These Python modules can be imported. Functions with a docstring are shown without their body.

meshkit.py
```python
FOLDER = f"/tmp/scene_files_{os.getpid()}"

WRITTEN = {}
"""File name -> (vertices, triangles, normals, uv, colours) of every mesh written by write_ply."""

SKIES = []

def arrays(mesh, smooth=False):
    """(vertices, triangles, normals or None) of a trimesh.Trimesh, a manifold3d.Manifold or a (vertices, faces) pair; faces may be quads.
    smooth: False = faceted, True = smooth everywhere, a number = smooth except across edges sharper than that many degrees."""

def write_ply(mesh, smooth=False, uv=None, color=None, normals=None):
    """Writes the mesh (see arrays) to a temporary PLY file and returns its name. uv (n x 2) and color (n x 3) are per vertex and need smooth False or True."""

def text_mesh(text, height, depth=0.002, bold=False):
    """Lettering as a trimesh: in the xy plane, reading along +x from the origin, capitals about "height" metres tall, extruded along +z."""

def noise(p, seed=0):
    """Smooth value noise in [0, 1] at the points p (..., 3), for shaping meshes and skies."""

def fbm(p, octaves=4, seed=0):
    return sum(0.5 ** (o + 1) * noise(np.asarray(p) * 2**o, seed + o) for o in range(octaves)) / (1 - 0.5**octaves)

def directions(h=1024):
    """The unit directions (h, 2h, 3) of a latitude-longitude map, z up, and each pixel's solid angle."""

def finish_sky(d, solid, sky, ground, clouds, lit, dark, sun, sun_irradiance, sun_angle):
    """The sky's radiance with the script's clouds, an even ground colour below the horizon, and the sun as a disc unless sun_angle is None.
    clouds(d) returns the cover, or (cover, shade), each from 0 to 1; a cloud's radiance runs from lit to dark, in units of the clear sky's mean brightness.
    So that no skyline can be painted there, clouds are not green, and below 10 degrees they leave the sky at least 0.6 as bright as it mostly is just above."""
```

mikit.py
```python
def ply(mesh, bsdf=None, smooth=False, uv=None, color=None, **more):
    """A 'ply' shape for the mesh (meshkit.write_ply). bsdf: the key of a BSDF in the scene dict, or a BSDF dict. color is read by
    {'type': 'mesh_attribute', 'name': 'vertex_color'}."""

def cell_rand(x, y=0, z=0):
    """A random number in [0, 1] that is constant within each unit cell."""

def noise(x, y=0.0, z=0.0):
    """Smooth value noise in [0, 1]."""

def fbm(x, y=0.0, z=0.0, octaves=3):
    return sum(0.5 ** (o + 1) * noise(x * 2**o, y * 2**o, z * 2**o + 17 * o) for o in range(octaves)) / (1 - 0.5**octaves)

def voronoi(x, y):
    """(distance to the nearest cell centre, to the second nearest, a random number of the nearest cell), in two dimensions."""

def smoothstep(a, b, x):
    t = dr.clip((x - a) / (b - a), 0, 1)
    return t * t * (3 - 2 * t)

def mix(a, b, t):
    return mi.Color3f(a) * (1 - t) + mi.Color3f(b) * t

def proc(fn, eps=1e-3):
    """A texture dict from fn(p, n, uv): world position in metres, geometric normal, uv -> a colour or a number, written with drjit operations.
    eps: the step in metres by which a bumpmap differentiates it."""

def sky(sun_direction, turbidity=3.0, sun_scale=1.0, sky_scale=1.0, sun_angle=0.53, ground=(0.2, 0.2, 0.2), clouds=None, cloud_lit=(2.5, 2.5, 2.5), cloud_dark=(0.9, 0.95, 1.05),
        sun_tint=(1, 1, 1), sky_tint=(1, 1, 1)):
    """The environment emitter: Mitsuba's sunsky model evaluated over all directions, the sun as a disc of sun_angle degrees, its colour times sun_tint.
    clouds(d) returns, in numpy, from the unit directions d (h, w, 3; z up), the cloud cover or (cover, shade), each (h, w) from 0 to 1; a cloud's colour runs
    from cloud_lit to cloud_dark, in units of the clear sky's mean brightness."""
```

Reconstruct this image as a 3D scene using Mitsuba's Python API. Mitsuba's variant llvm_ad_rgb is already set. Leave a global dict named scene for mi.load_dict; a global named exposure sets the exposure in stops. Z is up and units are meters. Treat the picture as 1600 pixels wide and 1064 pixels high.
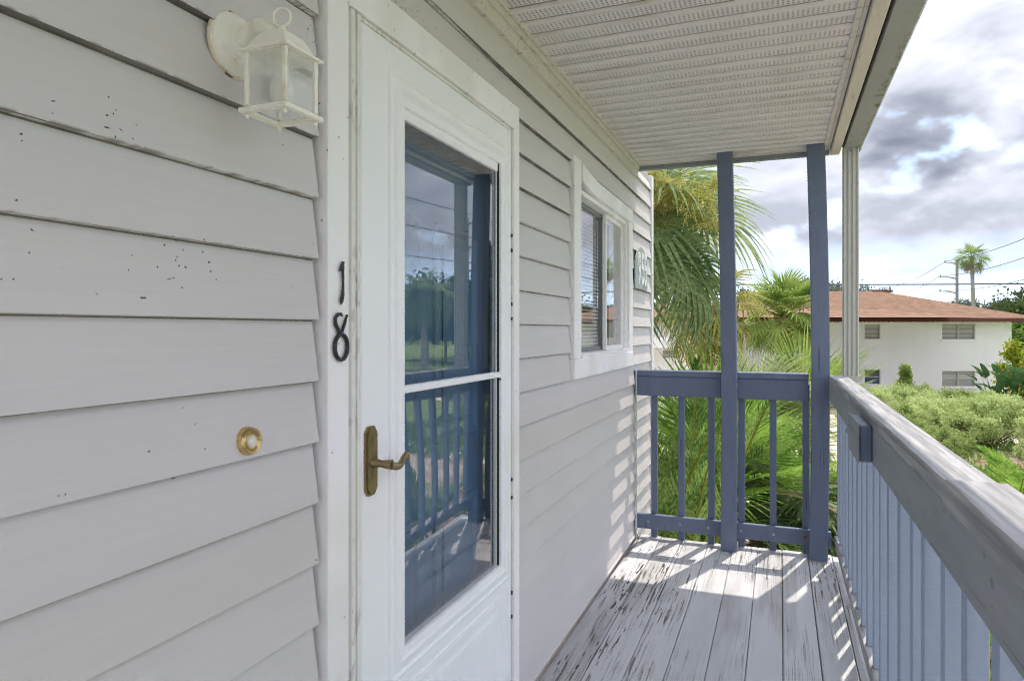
import math, random
import numpy as np, trimesh
import drjit as dr
import mitsuba as mi
import mikit, meshkit
from mikit import proc, noise, fbm, voronoi, cell_rand, smoothstep, mix
from shapely.geometry import Polygon

T = mi.ScalarTransform4f
scene, labels = {}, {}

# ------------------------------------------------------------------ camera, sky, exposure
EYE = np.array([0.867, 0.0, 1.31])
TH = math.radians(21.4944)
FWD, RGT = np.array([-math.sin(TH), math.cos(TH), 0]), np.array([math.cos(TH), math.sin(TH), 0])
scene['camera'] = {'type': 'perspective', 'fov': 73.88, 'fov_axis': 'x', 'near_clip': 0.02, 'far_clip': 3000.0,
                   'principal_point_offset_y': 0.016,
                   'to_world': T().look_at(origin=EYE.tolist(), target=(EYE + FWD).tolist(), up=[0, 0, 1])}
SUN = (0.125, 0.37, 1.0)


def clouds(d):
    el = np.degrees(np.arcsin(np.clip(d[..., 2], -1, 1)))
    az = np.degrees(np.arctan2(d[..., 0], d[..., 1]))
    p = d * [8.0, 8.0, 13.0]
    warp = np.stack([meshkit.fbm(p * 0.9 + 7.3, 3, 31), meshkit.fbm(p * 0.9 + 1.9, 3, 32), meshkit.fbm(p * 0.9 + 4.4, 3, 33)], -1) - 0.5
    big = meshkit.fbm(p * 0.7 + warp * 1.0 + 3.1, 4, 3)
    puff = meshkit.fbm(p * 2.0 + warp * 1.6 + 11.0, 7, 9)
    wisp = meshkit.fbm(p * 5.0 + warp * 3.0 + 2.0, 5, 21)
    band = meshkit.fbm(np.stack([az / 26.0, el / 1.5, el * 0], -1) + 31.7, 4, 5)
    low = np.clip((7.0 - el) / 5.0, 0, 1)
    n = 0.45 * big + 0.35 * puff + 0.20 * wisp
    cover = np.clip((n - 0.22) / 0.20, 0, 1) * (1 - low) + low * np.clip((band - 0.25) / 0.40, 0, 1) * 0.8
    # an overcast sky brightens from the horizon to the zenith; heaps towards the sun show dark bases
    grad = (0.645 + 0.08 * np.cos(np.radians(az - 19))) * (1 - np.clip(np.sin(np.radians(el)), 0, 1)) ** 1.1
    tex = 0.85 * (0.30 * big + 0.45 * puff + 0.25 * wisp - 0.46)

    def blob(a, e, wa, we, amount):
        q = ((az - a) / wa + warp[..., 0] * 1.6) ** 2 + ((el - e) / we + warp[..., 1] * 1.6 + (puff - 0.5) * 1.8) ** 2
        return amount * np.exp(-q ** 1.5) * (0.8 + 1.3 * (puff - 0.42) + 0.7 * (wisp - 0.5))
    heap = blob(8.6, 14.0, 4.2, 2.8, 0.44) + blob(14.2, 18.5, 2.2, 3.0, 0.12) + blob(16.8, 12.5, 2.2, 2.0, 0.22) + blob(2.0, 8.8, 5.0, 1.7, 0.20) + blob(12.0, 8.0, 3.5, 1.2, 0.12) + blob(30, 22, 9, 5, 0.3) + blob(52, 15, 10, 4, 0.28) + blob(-40, 18, 10, 5, 0.3)
    shade = grad + tex * (1 - 0.4 * low) + heap * (1 - low)
    shade = shade * (1 - 0.10 * low)
    hi = np.clip(shade - 0.70, 0, 9)
    shade = np.clip(np.where(shade > 0.70, 0.70 + 0.30 * (1 - np.exp(-hi / 0.30)), shade), 0, 1)
    return np.maximum(cover, np.clip(heap * 3.0, 0, 1)), shade


scene['sky'] = mikit.sky(SUN, turbidity=3, sun_scale=0.255, sky_scale=1.0, sun_angle=0.53, sun_tint=(0.94, 1.0, 1.09), clouds=clouds, cloud_lit=(1.40, 1.41, 1.57), cloud_dark=(0.13, 0.16, 0.215),
                         ground=(0.22, 0.22, 0.20))
exposure = 3.76

# ------------------------------------------------------------------ helpers


def put(key, mesh, bsdf, smooth=False, **more):
    """one entry of the scene; a key that is taken gets the next three-digit number"""
    k, i = key, 0
    while k in scene:
        i += 1
        k = f'{key}_{i:03d}'
    scene[k] = mikit.ply(mesh, bsdf, smooth=smooth, **more) if not isinstance(mesh, dict) else {**mesh, **more}
    return k


def fresh(name):
    """a free top-level name (its parts are keyed name__part)"""
    k, i = name, 0
    while k in labels:
        i += 1
        k = f'{name}_{i:03d}'
    labels[k] = {}
    return k


def tag(key, label=None, cat=None, group=None, kind=None):
    d = {n: v for n, v in (('label', label), ('category', cat), ('group', group), ('kind', kind)) if v}
    labels[key] = d
    return key


def box(x0, x1, y0, y1, z0, z1, c=0.0):
    """a box with chamfered edges"""
    if c <= 0:
        return trimesh.creation.box(bounds=[[x0, y0, z0], [x1, y1, z1]])
    c = min(c, 0.45 * min(x1 - x0, y1 - y0, z1 - z0))
    pts = []
    for x, sx in ((x0, 1), (x1, -1)):
        for y, sy in ((y0, 1), (y1, -1)):
            for z, sz in ((z0, 1), (z1, -1)):
                pts += [(x + sx * c, y + sy * c, z), (x + sx * c, y, z + sz * c), (x, y + sy * c, z + sz * c)]
    return trimesh.convex.convex_hull(np.array(pts))


def cat(ms):
    return trimesh.util.concatenate(list(ms))


def sweep(profile, y0, y1, n=1, dx=None, dz=None):
    """closed profile [(x, z)...] along y with optional bends dx(y), dz(y)"""
    p = np.asarray(profile, float)
    m = len(p)
    ys = np.linspace(y0, y1, n + 1)
    v = np.zeros((n + 1, m, 3))
    v[..., 0] = p[None, :, 0] + (dx(ys)[:, None] if dx else 0)
    v[..., 1] = ys[:, None]
    v[..., 2] = p[None, :, 1] + (dz(ys)[:, None] if dz else 0)
    f = []
    for i in range(n):
        for j in range(m):
            a, b = i * m + j, i * m + (j + 1) % m
            f += [(a, b, b + m), (a, b + m, a + m)]
    tri = trimesh.creation.triangulate_polygon(Polygon(p), engine='earcut')[1]
    f += [(t[0], t[1], t[2]) for t in tri] + [(t[2] + n * m, t[1] + n * m, t[0] + n * m) for t in tri]
    mesh = trimesh.Trimesh(v.reshape(-1, 3), np.array(f), process=False)
    mesh.fix_normals()
    return mesh


def tube(path, radii, sides=8, caps=True):
    p = np.asarray(path, float)
    r = np.broadcast_to(np.asarray(radii, float), (len(p),))
    t = np.gradient(p, axis=0)
    t /= np.linalg.norm(t, axis=1, keepdims=True) + 1e-12
    ref = np.array([0, 0, 1.0]) if abs(t[0, 2]) < 0.8 else np.array([1.0, 0, 0])
    rings = []
    for i in range(len(p)):
        a = np.cross(t[i], ref)
        if np.linalg.norm(a) < 1e-3:
            a = np.cross(t[i], [0, 1.0, 0])
        a /= np.linalg.norm(a)
        b = np.cross(t[i], a)
        ref = np.cross(a, t[i])
        ang = np.arange(sides) * 2 * np.pi / sides
        rings.append(p[i] + r[i] * (np.cos(ang)[:, None] * a + np.sin(ang)[:, None] * b))
    v = np.vstack(rings)
    f = []
    for i in range(len(p) - 1):
        for j in range(sides):
            a, b = i * sides + j, i * sides + (j + 1) % sides
            f += [(a, b, b + sides), (a, b + sides, a + sides)]
    if caps:
        v = np.vstack([v, p[0], p[-1]])
        c0, c1, o = len(v) - 2, len(v) - 1, (len(p) - 1) * sides
        for j in range(sides):
            f += [(c0, (j + 1) % sides, j), (c1, o + j, o + (j + 1) % sides)]
    return trimesh.Trimesh(v, np.array(f), process=False)


def lathe(prof, sides=28):
    """revolve [(r, h)] about z"""
    return trimesh.creation.revolve(np.array(prof, float), sections=sides)


def frame(o, fwd, up=(0, 0, 1)):
    """4x4: local +X along fwd, local +Z near up"""
    x = np.asarray(fwd, float); x /= np.linalg.norm(x)
    y = np.cross(up, x); y /= np.linalg.norm(y) + 1e-12
    z = np.cross(x, y)
    m = np.eye(4); m[:3, 0], m[:3, 1], m[:3, 2], m[:3, 3] = x, y, z, o
    return m


def moved(mesh, m):
    k = mesh.copy(); k.apply_transform(m)
    return k


# ------------------------------------------------------------------ materials
def mat(name, fn_or_rgb, rough=0.6, metal=0.0, spec=0.4, bump=None, bscale=1.0, **more):
    col = proc(fn_or_rgb) if callable(fn_or_rgb) else {'type': 'rgb', 'value': list(fn_or_rgb)}
    b = {'type': 'principled', 'base_color': col, 'roughness': rough, 'metallic': metal, 'specular': spec, **more}
    if bump is not None:
        b = {'type': 'bumpmap', 'scale': bscale, 'arbitrary': proc(bump), 'bsdf': b}
    scene[name] = {'type': 'twosided', 'bsdf': b}
    return name


def leafmat(name, c1, c2, trans=0.7, rough=0.5, k=2.3):
    fn = lambda p, n, uv: mix(c1, c2, smoothstep(0.25, 0.75, fbm(p.x * k, p.y * k, p.z * k, 2) * 0.6 + 0.4 * noise(p.x * 41, p.y * 41, p.z * 41)))
    scene[name] = {'type': 'principledthin', 'base_color': proc(fn), 'roughness': rough, 'diff_trans': trans, 'spec_trans': 0.0, 'eta': 1.35}
    return name


def siding_col(p, n, uv):
    g = fbm(p.y * 7, p.z * 190, 2.0, 3)
    base = mix((0.588, 0.562, 0.566), (0.616, 0.590, 0.593), g)
    broad = fbm(p.y * 1.7, p.z * 2.3, 5.0, 2)
    base = base * (0.93 + 0.12 * broad)
    # insect droppings and mildew specks, thick near the lamp
    near = smoothstep(1.30, 1.62, p.z) * smoothstep(2.1, 1.0, p.y)
    f1, _, w = voronoi(p.y * 66 + 0.9 * noise(p.z * 110, p.y * 90), p.z * 66)
    dense = smoothstep(0.44, 0.70, fbm(p.y * 6, p.z * 6, 1.0, 3)) * near + 0.006
    speck = dr.select(w < dense * 1.1, smoothstep(0.13 + 0.13 * w, 0.05 + 0.07 * w, f1), 0.0)
    base = mix(base, (0.035, 0.03, 0.025), speck * 0.9)
    # grime along the lower board edges, strongest high up on the left
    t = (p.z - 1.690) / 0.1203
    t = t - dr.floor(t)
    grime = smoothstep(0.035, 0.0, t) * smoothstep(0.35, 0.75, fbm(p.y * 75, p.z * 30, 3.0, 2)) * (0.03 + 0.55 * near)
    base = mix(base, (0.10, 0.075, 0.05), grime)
    lap_shade = smoothstep(0.970, 0.980, t) * (0.75 + 0.25 * noise(p.y * 18, p.z * 5, 2.0))  # shadow of the board above, painted as a dark line below its lip
    base = mix(base, (0.06, 0.055, 0.05), lap_shade * 0.9)
    return base


def white_dirty(p, n, uv, c=(0.86, 0.845, 0.865)):
    f1, _, w = voronoi(p.y * 55 + p.x * 40, p.z * 55)
    speck = dr.select(w < 0.03, smoothstep(0.16, 0.06, f1), 0.0)
    g = fbm(p.y * 5 + p.x * 5, p.z * 3, 2.0, 3)
    return mix(mix(c, (0.70, 0.69, 0.65), smoothstep(0.45, 0.8, g) * 0.5), (0.10, 0.08, 0.06), speck * 0.8)


def jamb_col(p, n, uv):
    g = smoothstep(0.55, 0.8, noise(p.y * 160, p.z * 60, 4.0)) * smoothstep(0.45, 0.7, fbm(p.z * 5, p.y * 5, 1.0, 2))
    return mix((0.74, 0.73, 0.70), (0.32, 0.27, 0.22), g * 0.4)


def soffit_col(p, n, uv):
    # perforations painted as dark dots, shade included: four rows in each panel
    base = mix((0.68, 0.665, 0.69), (0.73, 0.715, 0.74), fbm(p.x * 3, p.y * 3, 1.0, 3))
    t = (p.y - 0.0) / 0.104
    t = t - dr.floor(t)
    hx = p.x / 0.0155 - dr.floor(p.x / 0.0155) - 0.5
    v = (t - 0.30) / 0.15
    hy = v - dr.floor(v) - 0.5
    inrow = (v > 0) & (v < 4)
    r = dr.sqrt(dr.square(hx * 0.0155) + dr.square(hy * 0.0110))
    hole = dr.select(inrow & (p.x > 0.05) & (p.x < 1.08), smoothstep(0.0048, 0.0026, r), 0.0)
    grime = smoothstep(0.5, 0.85, fbm(p.x * 4.5, p.y * 60, 9.0, 3)) * 0.30 + smoothstep(0.20, 0.26, t) * smoothstep(0.34, 0.26, t) * 0.14  # noisy grime plus an even darker band along each panel groove
    return mix(mix(base, (0.33, 0.29, 0.25), grime), (0.05, 0.045, 0.04), hole * 0.68)


def deck_col(p, n, uv):
    b = dr.floor((p.x - 0.030) / 0.1423)
    r = cell_rand(b, 3, 7)
    xs = p.x + b * 3.7
    base = mix((0.46, 0.475, 0.505), (0.53, 0.545, 0.575), fbm(xs * 14, p.y * 1.3, 2.0, 3)) * (0.95 + 0.10 * r)
    worn = smoothstep(0.62, 0.12, p.x) * 0.75 + 0.45 * smoothstep(0.70, 0.78, p.x) * smoothstep(1.01, 0.99, p.x) + 0.26
    patch = fbm(xs * 6, p.y * 1.4, 4.0, 3) + 0.24 * (worn - 0.45)
    grain = 0.55 * noise(xs * 230, p.y * 6, 1.0) + 0.45 * noise(xs * 110, p.y * 3.5, 2.0)
    crack = smoothstep(0.68, 0.76, grain + 0.45 * (patch - 0.52)) * smoothstep(0.44, 0.62, patch) * smoothstep(0.35, 0.60, fbm(xs * 30, p.y * 9, 9.0, 3))
    blot = smoothstep(0.70, 0.75, 0.55 * fbm(xs * 55, p.y * 5, 8.0, 4) + 0.45 * noise(xs * 170, p.y * 18, 3.0) + 0.40 * (patch - 0.60)) * smoothstep(0.46, 0.25, p.x)
    hair = smoothstep(0.72, 0.80, noise(xs * 380, p.y * 5, 6.0)) * smoothstep(0.36, 0.58, patch) * 0.7
    stain = smoothstep(0.50, 0.72, fbm(xs * 9, p.y * 1.1, 12.0, 4) + 0.20 * (worn - 0.45))
    c = mix(base, (0.23, 0.225, 0.22), stain * (0.25 + 0.35 * grain))
    c = mix(c, (0.20, 0.195, 0.19), hair)
    c = mix(c, (0.06, 0.05, 0.042), crack * 0.85)
    return mix(c, (0.04, 0.034, 0.03), blot)


def blue_col(p, n, uv):
    g = fbm(p.x * 22, p.y * 22, p.z * 5, 3)
    c = mix((0.112, 0.145, 0.228), (0.150, 0.188, 0.278), g)
    wear = smoothstep(0.74, 0.82, noise(p.x * 60 + 9, p.y * 60, p.z * 7) * 0.7 + 0.3 * g)
    crack = smoothstep(0.80, 0.86, noise(p.x * 260, p.y * 260, p.z * 3.5)) * smoothstep(0.5, 0.65, fbm(p.x * 14, p.y * 14, p.z * 1.3, 2))
    return mix(mix(c, (0.09, 0.10, 0.13), wear * 0.5), (0.035, 0.04, 0.05), crack * 0.8)


def rail_col(p, n, uv):
    g = fbm(p.z * 40, p.y * 3.0, p.x * 30, 3)
    c = mix((0.195, 0.218, 0.250), (0.275, 0.298, 0.328), g)
    knot = smoothstep(0.62, 0.74, fbm(p.z * 45, p.y * 14, 3.0, 5)) * smoothstep(2.6, 0.9, p.y)
    scratch = smoothstep(0.80, 0.86, noise(p.z * 300, p.y * 7, 5.0)) * smoothstep(0.4, 0.6, fbm(p.z * 20, p.y * 2, 8.0, 2))
    return mix(mix(c, (0.10, 0.105, 0.12), knot * 0.5), (0.10, 0.10, 0.11), scratch * 0.5)


def cap_col(p, n, uv):
    g = fbm(p.x * 90, p.y * 4.5, p.z * 60, 3)
    c = mix((0.190, 0.198, 0.212), (0.365, 0.373, 0.388), smoothstep(0.25, 0.75, g))
    worn = smoothstep(0.45, 0.75, fbm(p.x * 90, p.y * 3.2, 5.0, 3))
    c = mix(c, (0.19, 0.205, 0.235), worn * 0.55)
    crack = smoothstep(0.80, 0.86, noise(p.x * 420, p.y * 9.0, 2.0)) * smoothstep(0.45, 0.65, fbm(p.x * 30, p.y * 1.5, 7.0, 2))
    return mix(c, (0.12, 0.115, 0.11), crack * 0.6)


def baluster_col(p, n, uv):
    r = cell_rand(dr.floor(p.y / 0.18 + 0.5), 2, 5)
    g = fbm(p.x * 70, p.y * 70, p.z * 5, 3)
    saw = smoothstep(0.5, 0.9, noise(p.x * 20, p.y * 20, p.z * 180))
    return mix((0.235, 0.290, 0.405), (0.330, 0.392, 0.515), 0.5 * g + 0.35 * r + 0.15 * saw)


def gutter_col(p, n, uv):
    c = mix((0.30, 0.315, 0.315), (0.36, 0.37, 0.375), fbm(p.x * 20, p.y * 2.4, 3.0, 3))
    moss = smoothstep(1.262, 1.305, p.x + 0.05 * (fbm(p.y * 14, p.x * 40, 2.0, 5) - 0.5) * 2.2)
    return mix(c, mix((0.11, 0.115, 0.035), (0.24, 0.22, 0.12), noise(p.y * 60, p.x * 60, 1.0)), moss * smoothstep(0.30, 0.62, fbm(p.y * 45, p.x * 70, 6.0, 4)))


def fascia_col(p, n, uv):
    c = mix((0.60, 0.565, 0.51), (0.66, 0.625, 0.57), fbm(p.x * 40, p.y * 3, p.z * 10, 3))
    return mix(c, (0.30, 0.25, 0.20), smoothstep(0.62, 0.80, fbm(p.y * 12, p.x * 130, 2.0, 4)) * 0.4)


def stucco_col(p, n, uv):
    g = fbm(p.x * 0.5, p.y * 0.5, p.z * 0.8, 3)
    s = smoothstep(0.55, 0.8, noise(p.x * 2.2 + p.y * 2.2, p.z * 0.25, 4.0))
    return mix(mix((0.82, 0.81, 0.80), (0.87, 0.86, 0.85), g), (0.70, 0.68, 0.65), s * 0.12)


def shingle_col(p, n, uv):
    r = cell_rand(dr.floor((p.x * 0.93 + p.y * 0.366) / 0.30 + 0.5 * dr.floor(p.z / 0.06)), dr.floor(p.z / 0.06), 2)
    c = mix((0.112, 0.063, 0.038), (0.190, 0.112, 0.072), r * 0.65 + 0.35 * fbm(p.x * 1.1, p.y * 1.1, p.z * 2, 3))
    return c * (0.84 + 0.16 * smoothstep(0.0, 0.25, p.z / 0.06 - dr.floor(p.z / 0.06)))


def ground_col(p, n, uv):
    big = fbm(p.x * 0.23, p.y * 0.23, 2.0, 4)
    fine = fbm(p.x * 5, p.y * 5, 1.0, 3)
    sand = mix((0.32, 0.275, 0.23), (0.43, 0.385, 0.335), fine)
    mulch = mix((0.12, 0.085, 0.06), (0.26, 0.17, 0.125), noise(p.x * 17, p.y * 17, 3.0) * 0.6 + 0.4 * fine)
    grass = mix((0.085, 0.130, 0.035), (0.155, 0.205, 0.070), fbm(p.x * 1.9, p.y * 1.9, 6.0, 3) * 0.6 + 0.4 * noise(p.x * 31, p.y * 31, 5.0))
    c = mix(sand, mulch, smoothstep(0.40, 0.62, big + 0.25 * (fine - 0.5)))
    lawn = dr.maximum(smoothstep(11.0, 12.5, p.x + 3 * (big - 0.5) - 0.05 * (p.y - 20)), smoothstep(49, 52, p.y))
    tuft = smoothstep(0.55, 0.70, fbm(p.x * 0.8, p.y * 0.8, 8.0, 3) + 0.2 * (fine - 0.5))
    return mix(c, grass, dr.maximum(lawn, tuft * 0.75))


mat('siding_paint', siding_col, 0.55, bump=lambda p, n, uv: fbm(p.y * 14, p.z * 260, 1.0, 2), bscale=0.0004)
mat('white_trim', white_dirty, 0.45)
mat('door_white', lambda p, n, uv: mix((0.84, 0.845, 0.88), (0.87, 0.872, 0.90), fbm(p.y * 3, p.z * 3, 1.0, 2)), 0.35)
mat('jamb_vinyl', jamb_col, 0.5)
mat('soffit_vinyl', soffit_col, 0.5)
mat('deck_paint', deck_col, 0.42, bump=lambda p, n, uv: fbm(p.x * 160, p.y * 7, 1.0, 2), bscale=0.0012)
mat('blue_paint', blue_col, 0.42, bump=lambda p, n, uv: fbm(p.x * 130, p.y * 130, p.z * 5, 2), bscale=0.0010)
mat('rail_paint', rail_col, 0.5, bump=lambda p, n, uv: fbm(p.z * 150, p.y * 9, p.x * 150, 2), bscale=0.0012)
mat('cap_paint', cap_col, 0.55, bump=lambda p, n, uv: fbm(p.x * 190, p.y * 9, 1.0, 2), bscale=0.0022)
mat('baluster_paint', baluster_col, 0.5, bump=lambda p, n, uv: fbm(p.x * 90, p.y * 90, p.z * 60, 2), bscale=0.0014)
mat('gutter_metal', gutter_col, 0.45)
mat('downspout_metal', (0.46, 0.465, 0.43), 0.4)
mat('fascia_wood', fascia_col, 0.6)
mat('frieze_paint', lambda p, n, uv: mix(mix((0.55, 0.535, 0.525), (0.61, 0.595, 0.585), fbm(p.y * 3, p.z * 20, 2.0, 3)), (0.20, 0.15, 0.11), smoothstep(0.80, 0.88, noise(p.y * 90, p.z * 200, 2.0)) * 0.5), 0.55)
mat('painted_gap_shade', (0.03, 0.03, 0.03), 0.9)
mat('core_wall', (0.42, 0.42, 0.41), 0.8)
mat('inner_door_blue', (0.045, 0.120, 0.225), 0.4)
mat('room_paint', (0.35, 0.34, 0.32), 0.9)
mat('window_vinyl', white_dirty, 0.4)
mat('dark_seal', (0.02, 0.02, 0.022), 0.5)
mat('sash_grey', (0.20, 0.21, 0.23), 0.4)
mat('blind_white', (0.72, 0.72, 0.70), 0.5)
mat('aluminum', (0.72, 0.73, 0.74), 0.35, metal=0.5)
mat('old_brass', lambda p, n, uv: mix((0.16, 0.12, 0.06), (0.40, 0.32, 0.18), fbm(p.y * 40, p.z * 30, p.x * 40, 3)), 0.33, metal=0.85)
mat('bright_brass', lambda p, n, uv: mix((0.45, 0.31, 0.11), (0.78, 0.60, 0.30), fbm(p.y * 90, p.z * 90, 1.0, 2)), 0.22, metal=0.9)
mat('button_ivory', (0.72, 0.70, 0.64), 0.3)
mat('black_metal', lambda p, n, uv: mix((0.018, 0.022, 0.028), (0.045, 0.05, 0.058), noise(p.y * 90, p.z * 90, 3.0)), 0.4, metal=0.2)
mat('lantern_white', lambda p, n, uv: mix((0.80, 0.78, 0.70), (0.66, 0.61, 0.50), smoothstep(0.55, 0.8, fbm(p.y * 30, p.z * 30, p.x * 30, 3))), 0.4)
mat('old_caulk', lambda p, n, uv: mix((0.62, 0.55, 0.44), (0.17, 0.10, 0.06), smoothstep(0.5, 0.7, fbm(p.y * 60, p.z * 60, 1.0, 2))), 0.7)
mat('rust', (0.22, 0.10, 0.05), 0.8)
mat('lamp_card', (0.55, 0.54, 0.50), 0.8)
mat('bulb_white', (0.80, 0.79, 0.74), 0.25)
mat('plaque_grey', lambda p, n, uv: mix((0.20, 0.25, 0.25), (0.42, 0.46, 0.45), fbm(p.y * 14, p.z * 14, 2.0, 3)), 0.4)
mat('plaque_white', (0.80, 0.82, 0.80), 0.4)
mat('galvanised', lambda p, n, uv: mix((0.20, 0.21, 0.23), (0.45, 0.46, 0.48), fbm(p.x * 60, p.y * 60, p.z * 60, 2)), 0.4, metal=0.5)
mat('stucco', stucco_col, 0.85)
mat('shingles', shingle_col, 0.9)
mat('red_fascia', (0.105, 0.030, 0.026), 0.6)
mat('eave_white', (0.62, 0.61, 0.58), 0.7)
mat('far_curtain', lambda p, n, uv: mix((0.30, 0.30, 0.28), (0.46, 0.46, 0.43), smoothstep(0.2, 0.8, cell_rand(dr.floor(p.z / 0.07), 3, 1))), 0.5)
mat('far_dark', (0.05, 0.06, 0.075), 0.15)
mat('far_blue', (0.035, 0.075, 0.19), 0.2)
mat('far_frame', (0.50, 0.48, 0.44), 0.5)
mat('pole_wood', lambda p, n, uv: mix((0.28, 0.25, 0.22), (0.36, 0.33, 0.30), noise(p.z * 2, p.x * 9, p.y * 9)), 0.8)
mat('wire_black', (0.11, 0.115, 0.13), 0.6)
mat('ground_soil', ground_col, 0.95)
mat('path_concrete', lambda p, n, uv: mix((0.42, 0.37, 0.33), (0.52, 0.475, 0.43), fbm(p.x * 2, p.y * 2, 1.0, 4)), 0.9)
mat('pale_stone', lambda p, n, uv: mix((0.46, 0.41, 0.34), (0.60, 0.55, 0.47), fbm(p.x * 4, p.y * 4, p.z * 4, 4)), 0.85)
mat('red_brick', lambda p, n, uv: mix((0.26, 0.085, 0.055), (0.36, 0.14, 0.09), noise(p.x * 9, p.y * 9, p.z * 12)), 0.85)
mat('palm_bark', lambda p, n, uv: mix((0.12, 0.095, 0.07), (0.30, 0.25, 0.20), fbm(p.x * 14, p.y * 14, p.z * 20, 3)), 0.9)
mat('palm_boot', lambda p, n, uv: mix((0.17, 0.085, 0.05), (0.40, 0.25, 0.16), fbm(p.x * 9, p.y * 9, p.z * 9, 3)), 0.9)
mat('pale_trunk', (0.36, 0.33, 0.29), 0.9)
mat('twig_brown', lambda p, n, uv: mix((0.10, 0.065, 0.055), (0.21, 0.15, 0.12), noise(p.x * 12, p.y * 12, p.z * 12)), 0.9)
leafmat('sabal_leaf', (0.150, 0.235, 0.095), (0.400, 0.490, 0.260), 1.0)
leafmat('sabal_light', (0.150, 0.245, 0.045), (0.370, 0.460, 0.140), 0.95)
leafmat('lush_leaf', (0.075, 0.175, 0.022), (0.310, 0.470, 0.100), 1.0, k=4.5)
leafmat('areca_leaf', (0.070, 0.150, 0.030), (0.320, 0.450, 0.140), 0.95, k=4.0)
leafmat('olive_leaf', (0.190, 0.210, 0.045), (0.400, 0.385, 0.130), 0.85)
leafmat('lime_leaf', (0.250, 0.330, 0.030), (0.480, 0.520, 0.090), 0.85)
leafmat('dusty_leaf', (0.130, 0.200, 0.100), (0.340, 0.420, 0.230), 0.7)
leafmat('pale_leaf', (0.240, 0.300, 0.130), (0.450, 0.490, 0.260), 0.7)
leafmat('yellow_leaf', (0.280, 0.270, 0.030), (0.420, 0.380, 0.080), 0.8)
leafmat('dead_leaf', (0.180, 0.135, 0.090), (0.380, 0.315, 0.230), 0.4)
leafmat('shrub_leaf', (0.330, 0.430, 0.150), (0.600, 0.680, 0.330), 0.85, k=1.2)
leafmat('shrub_green', (0.210, 0.300, 0.085), (0.420, 0.500, 0.200), 0.8, k=1.5)
leafmat('dark_leaf', (0.025, 0.065, 0.022), (0.075, 0.140, 0.050), 0.4)
leafmat('tree_leaf', (0.050, 0.080, 0.028), (0.120, 0.155, 0.065), 0.5, k=0.5)
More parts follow.
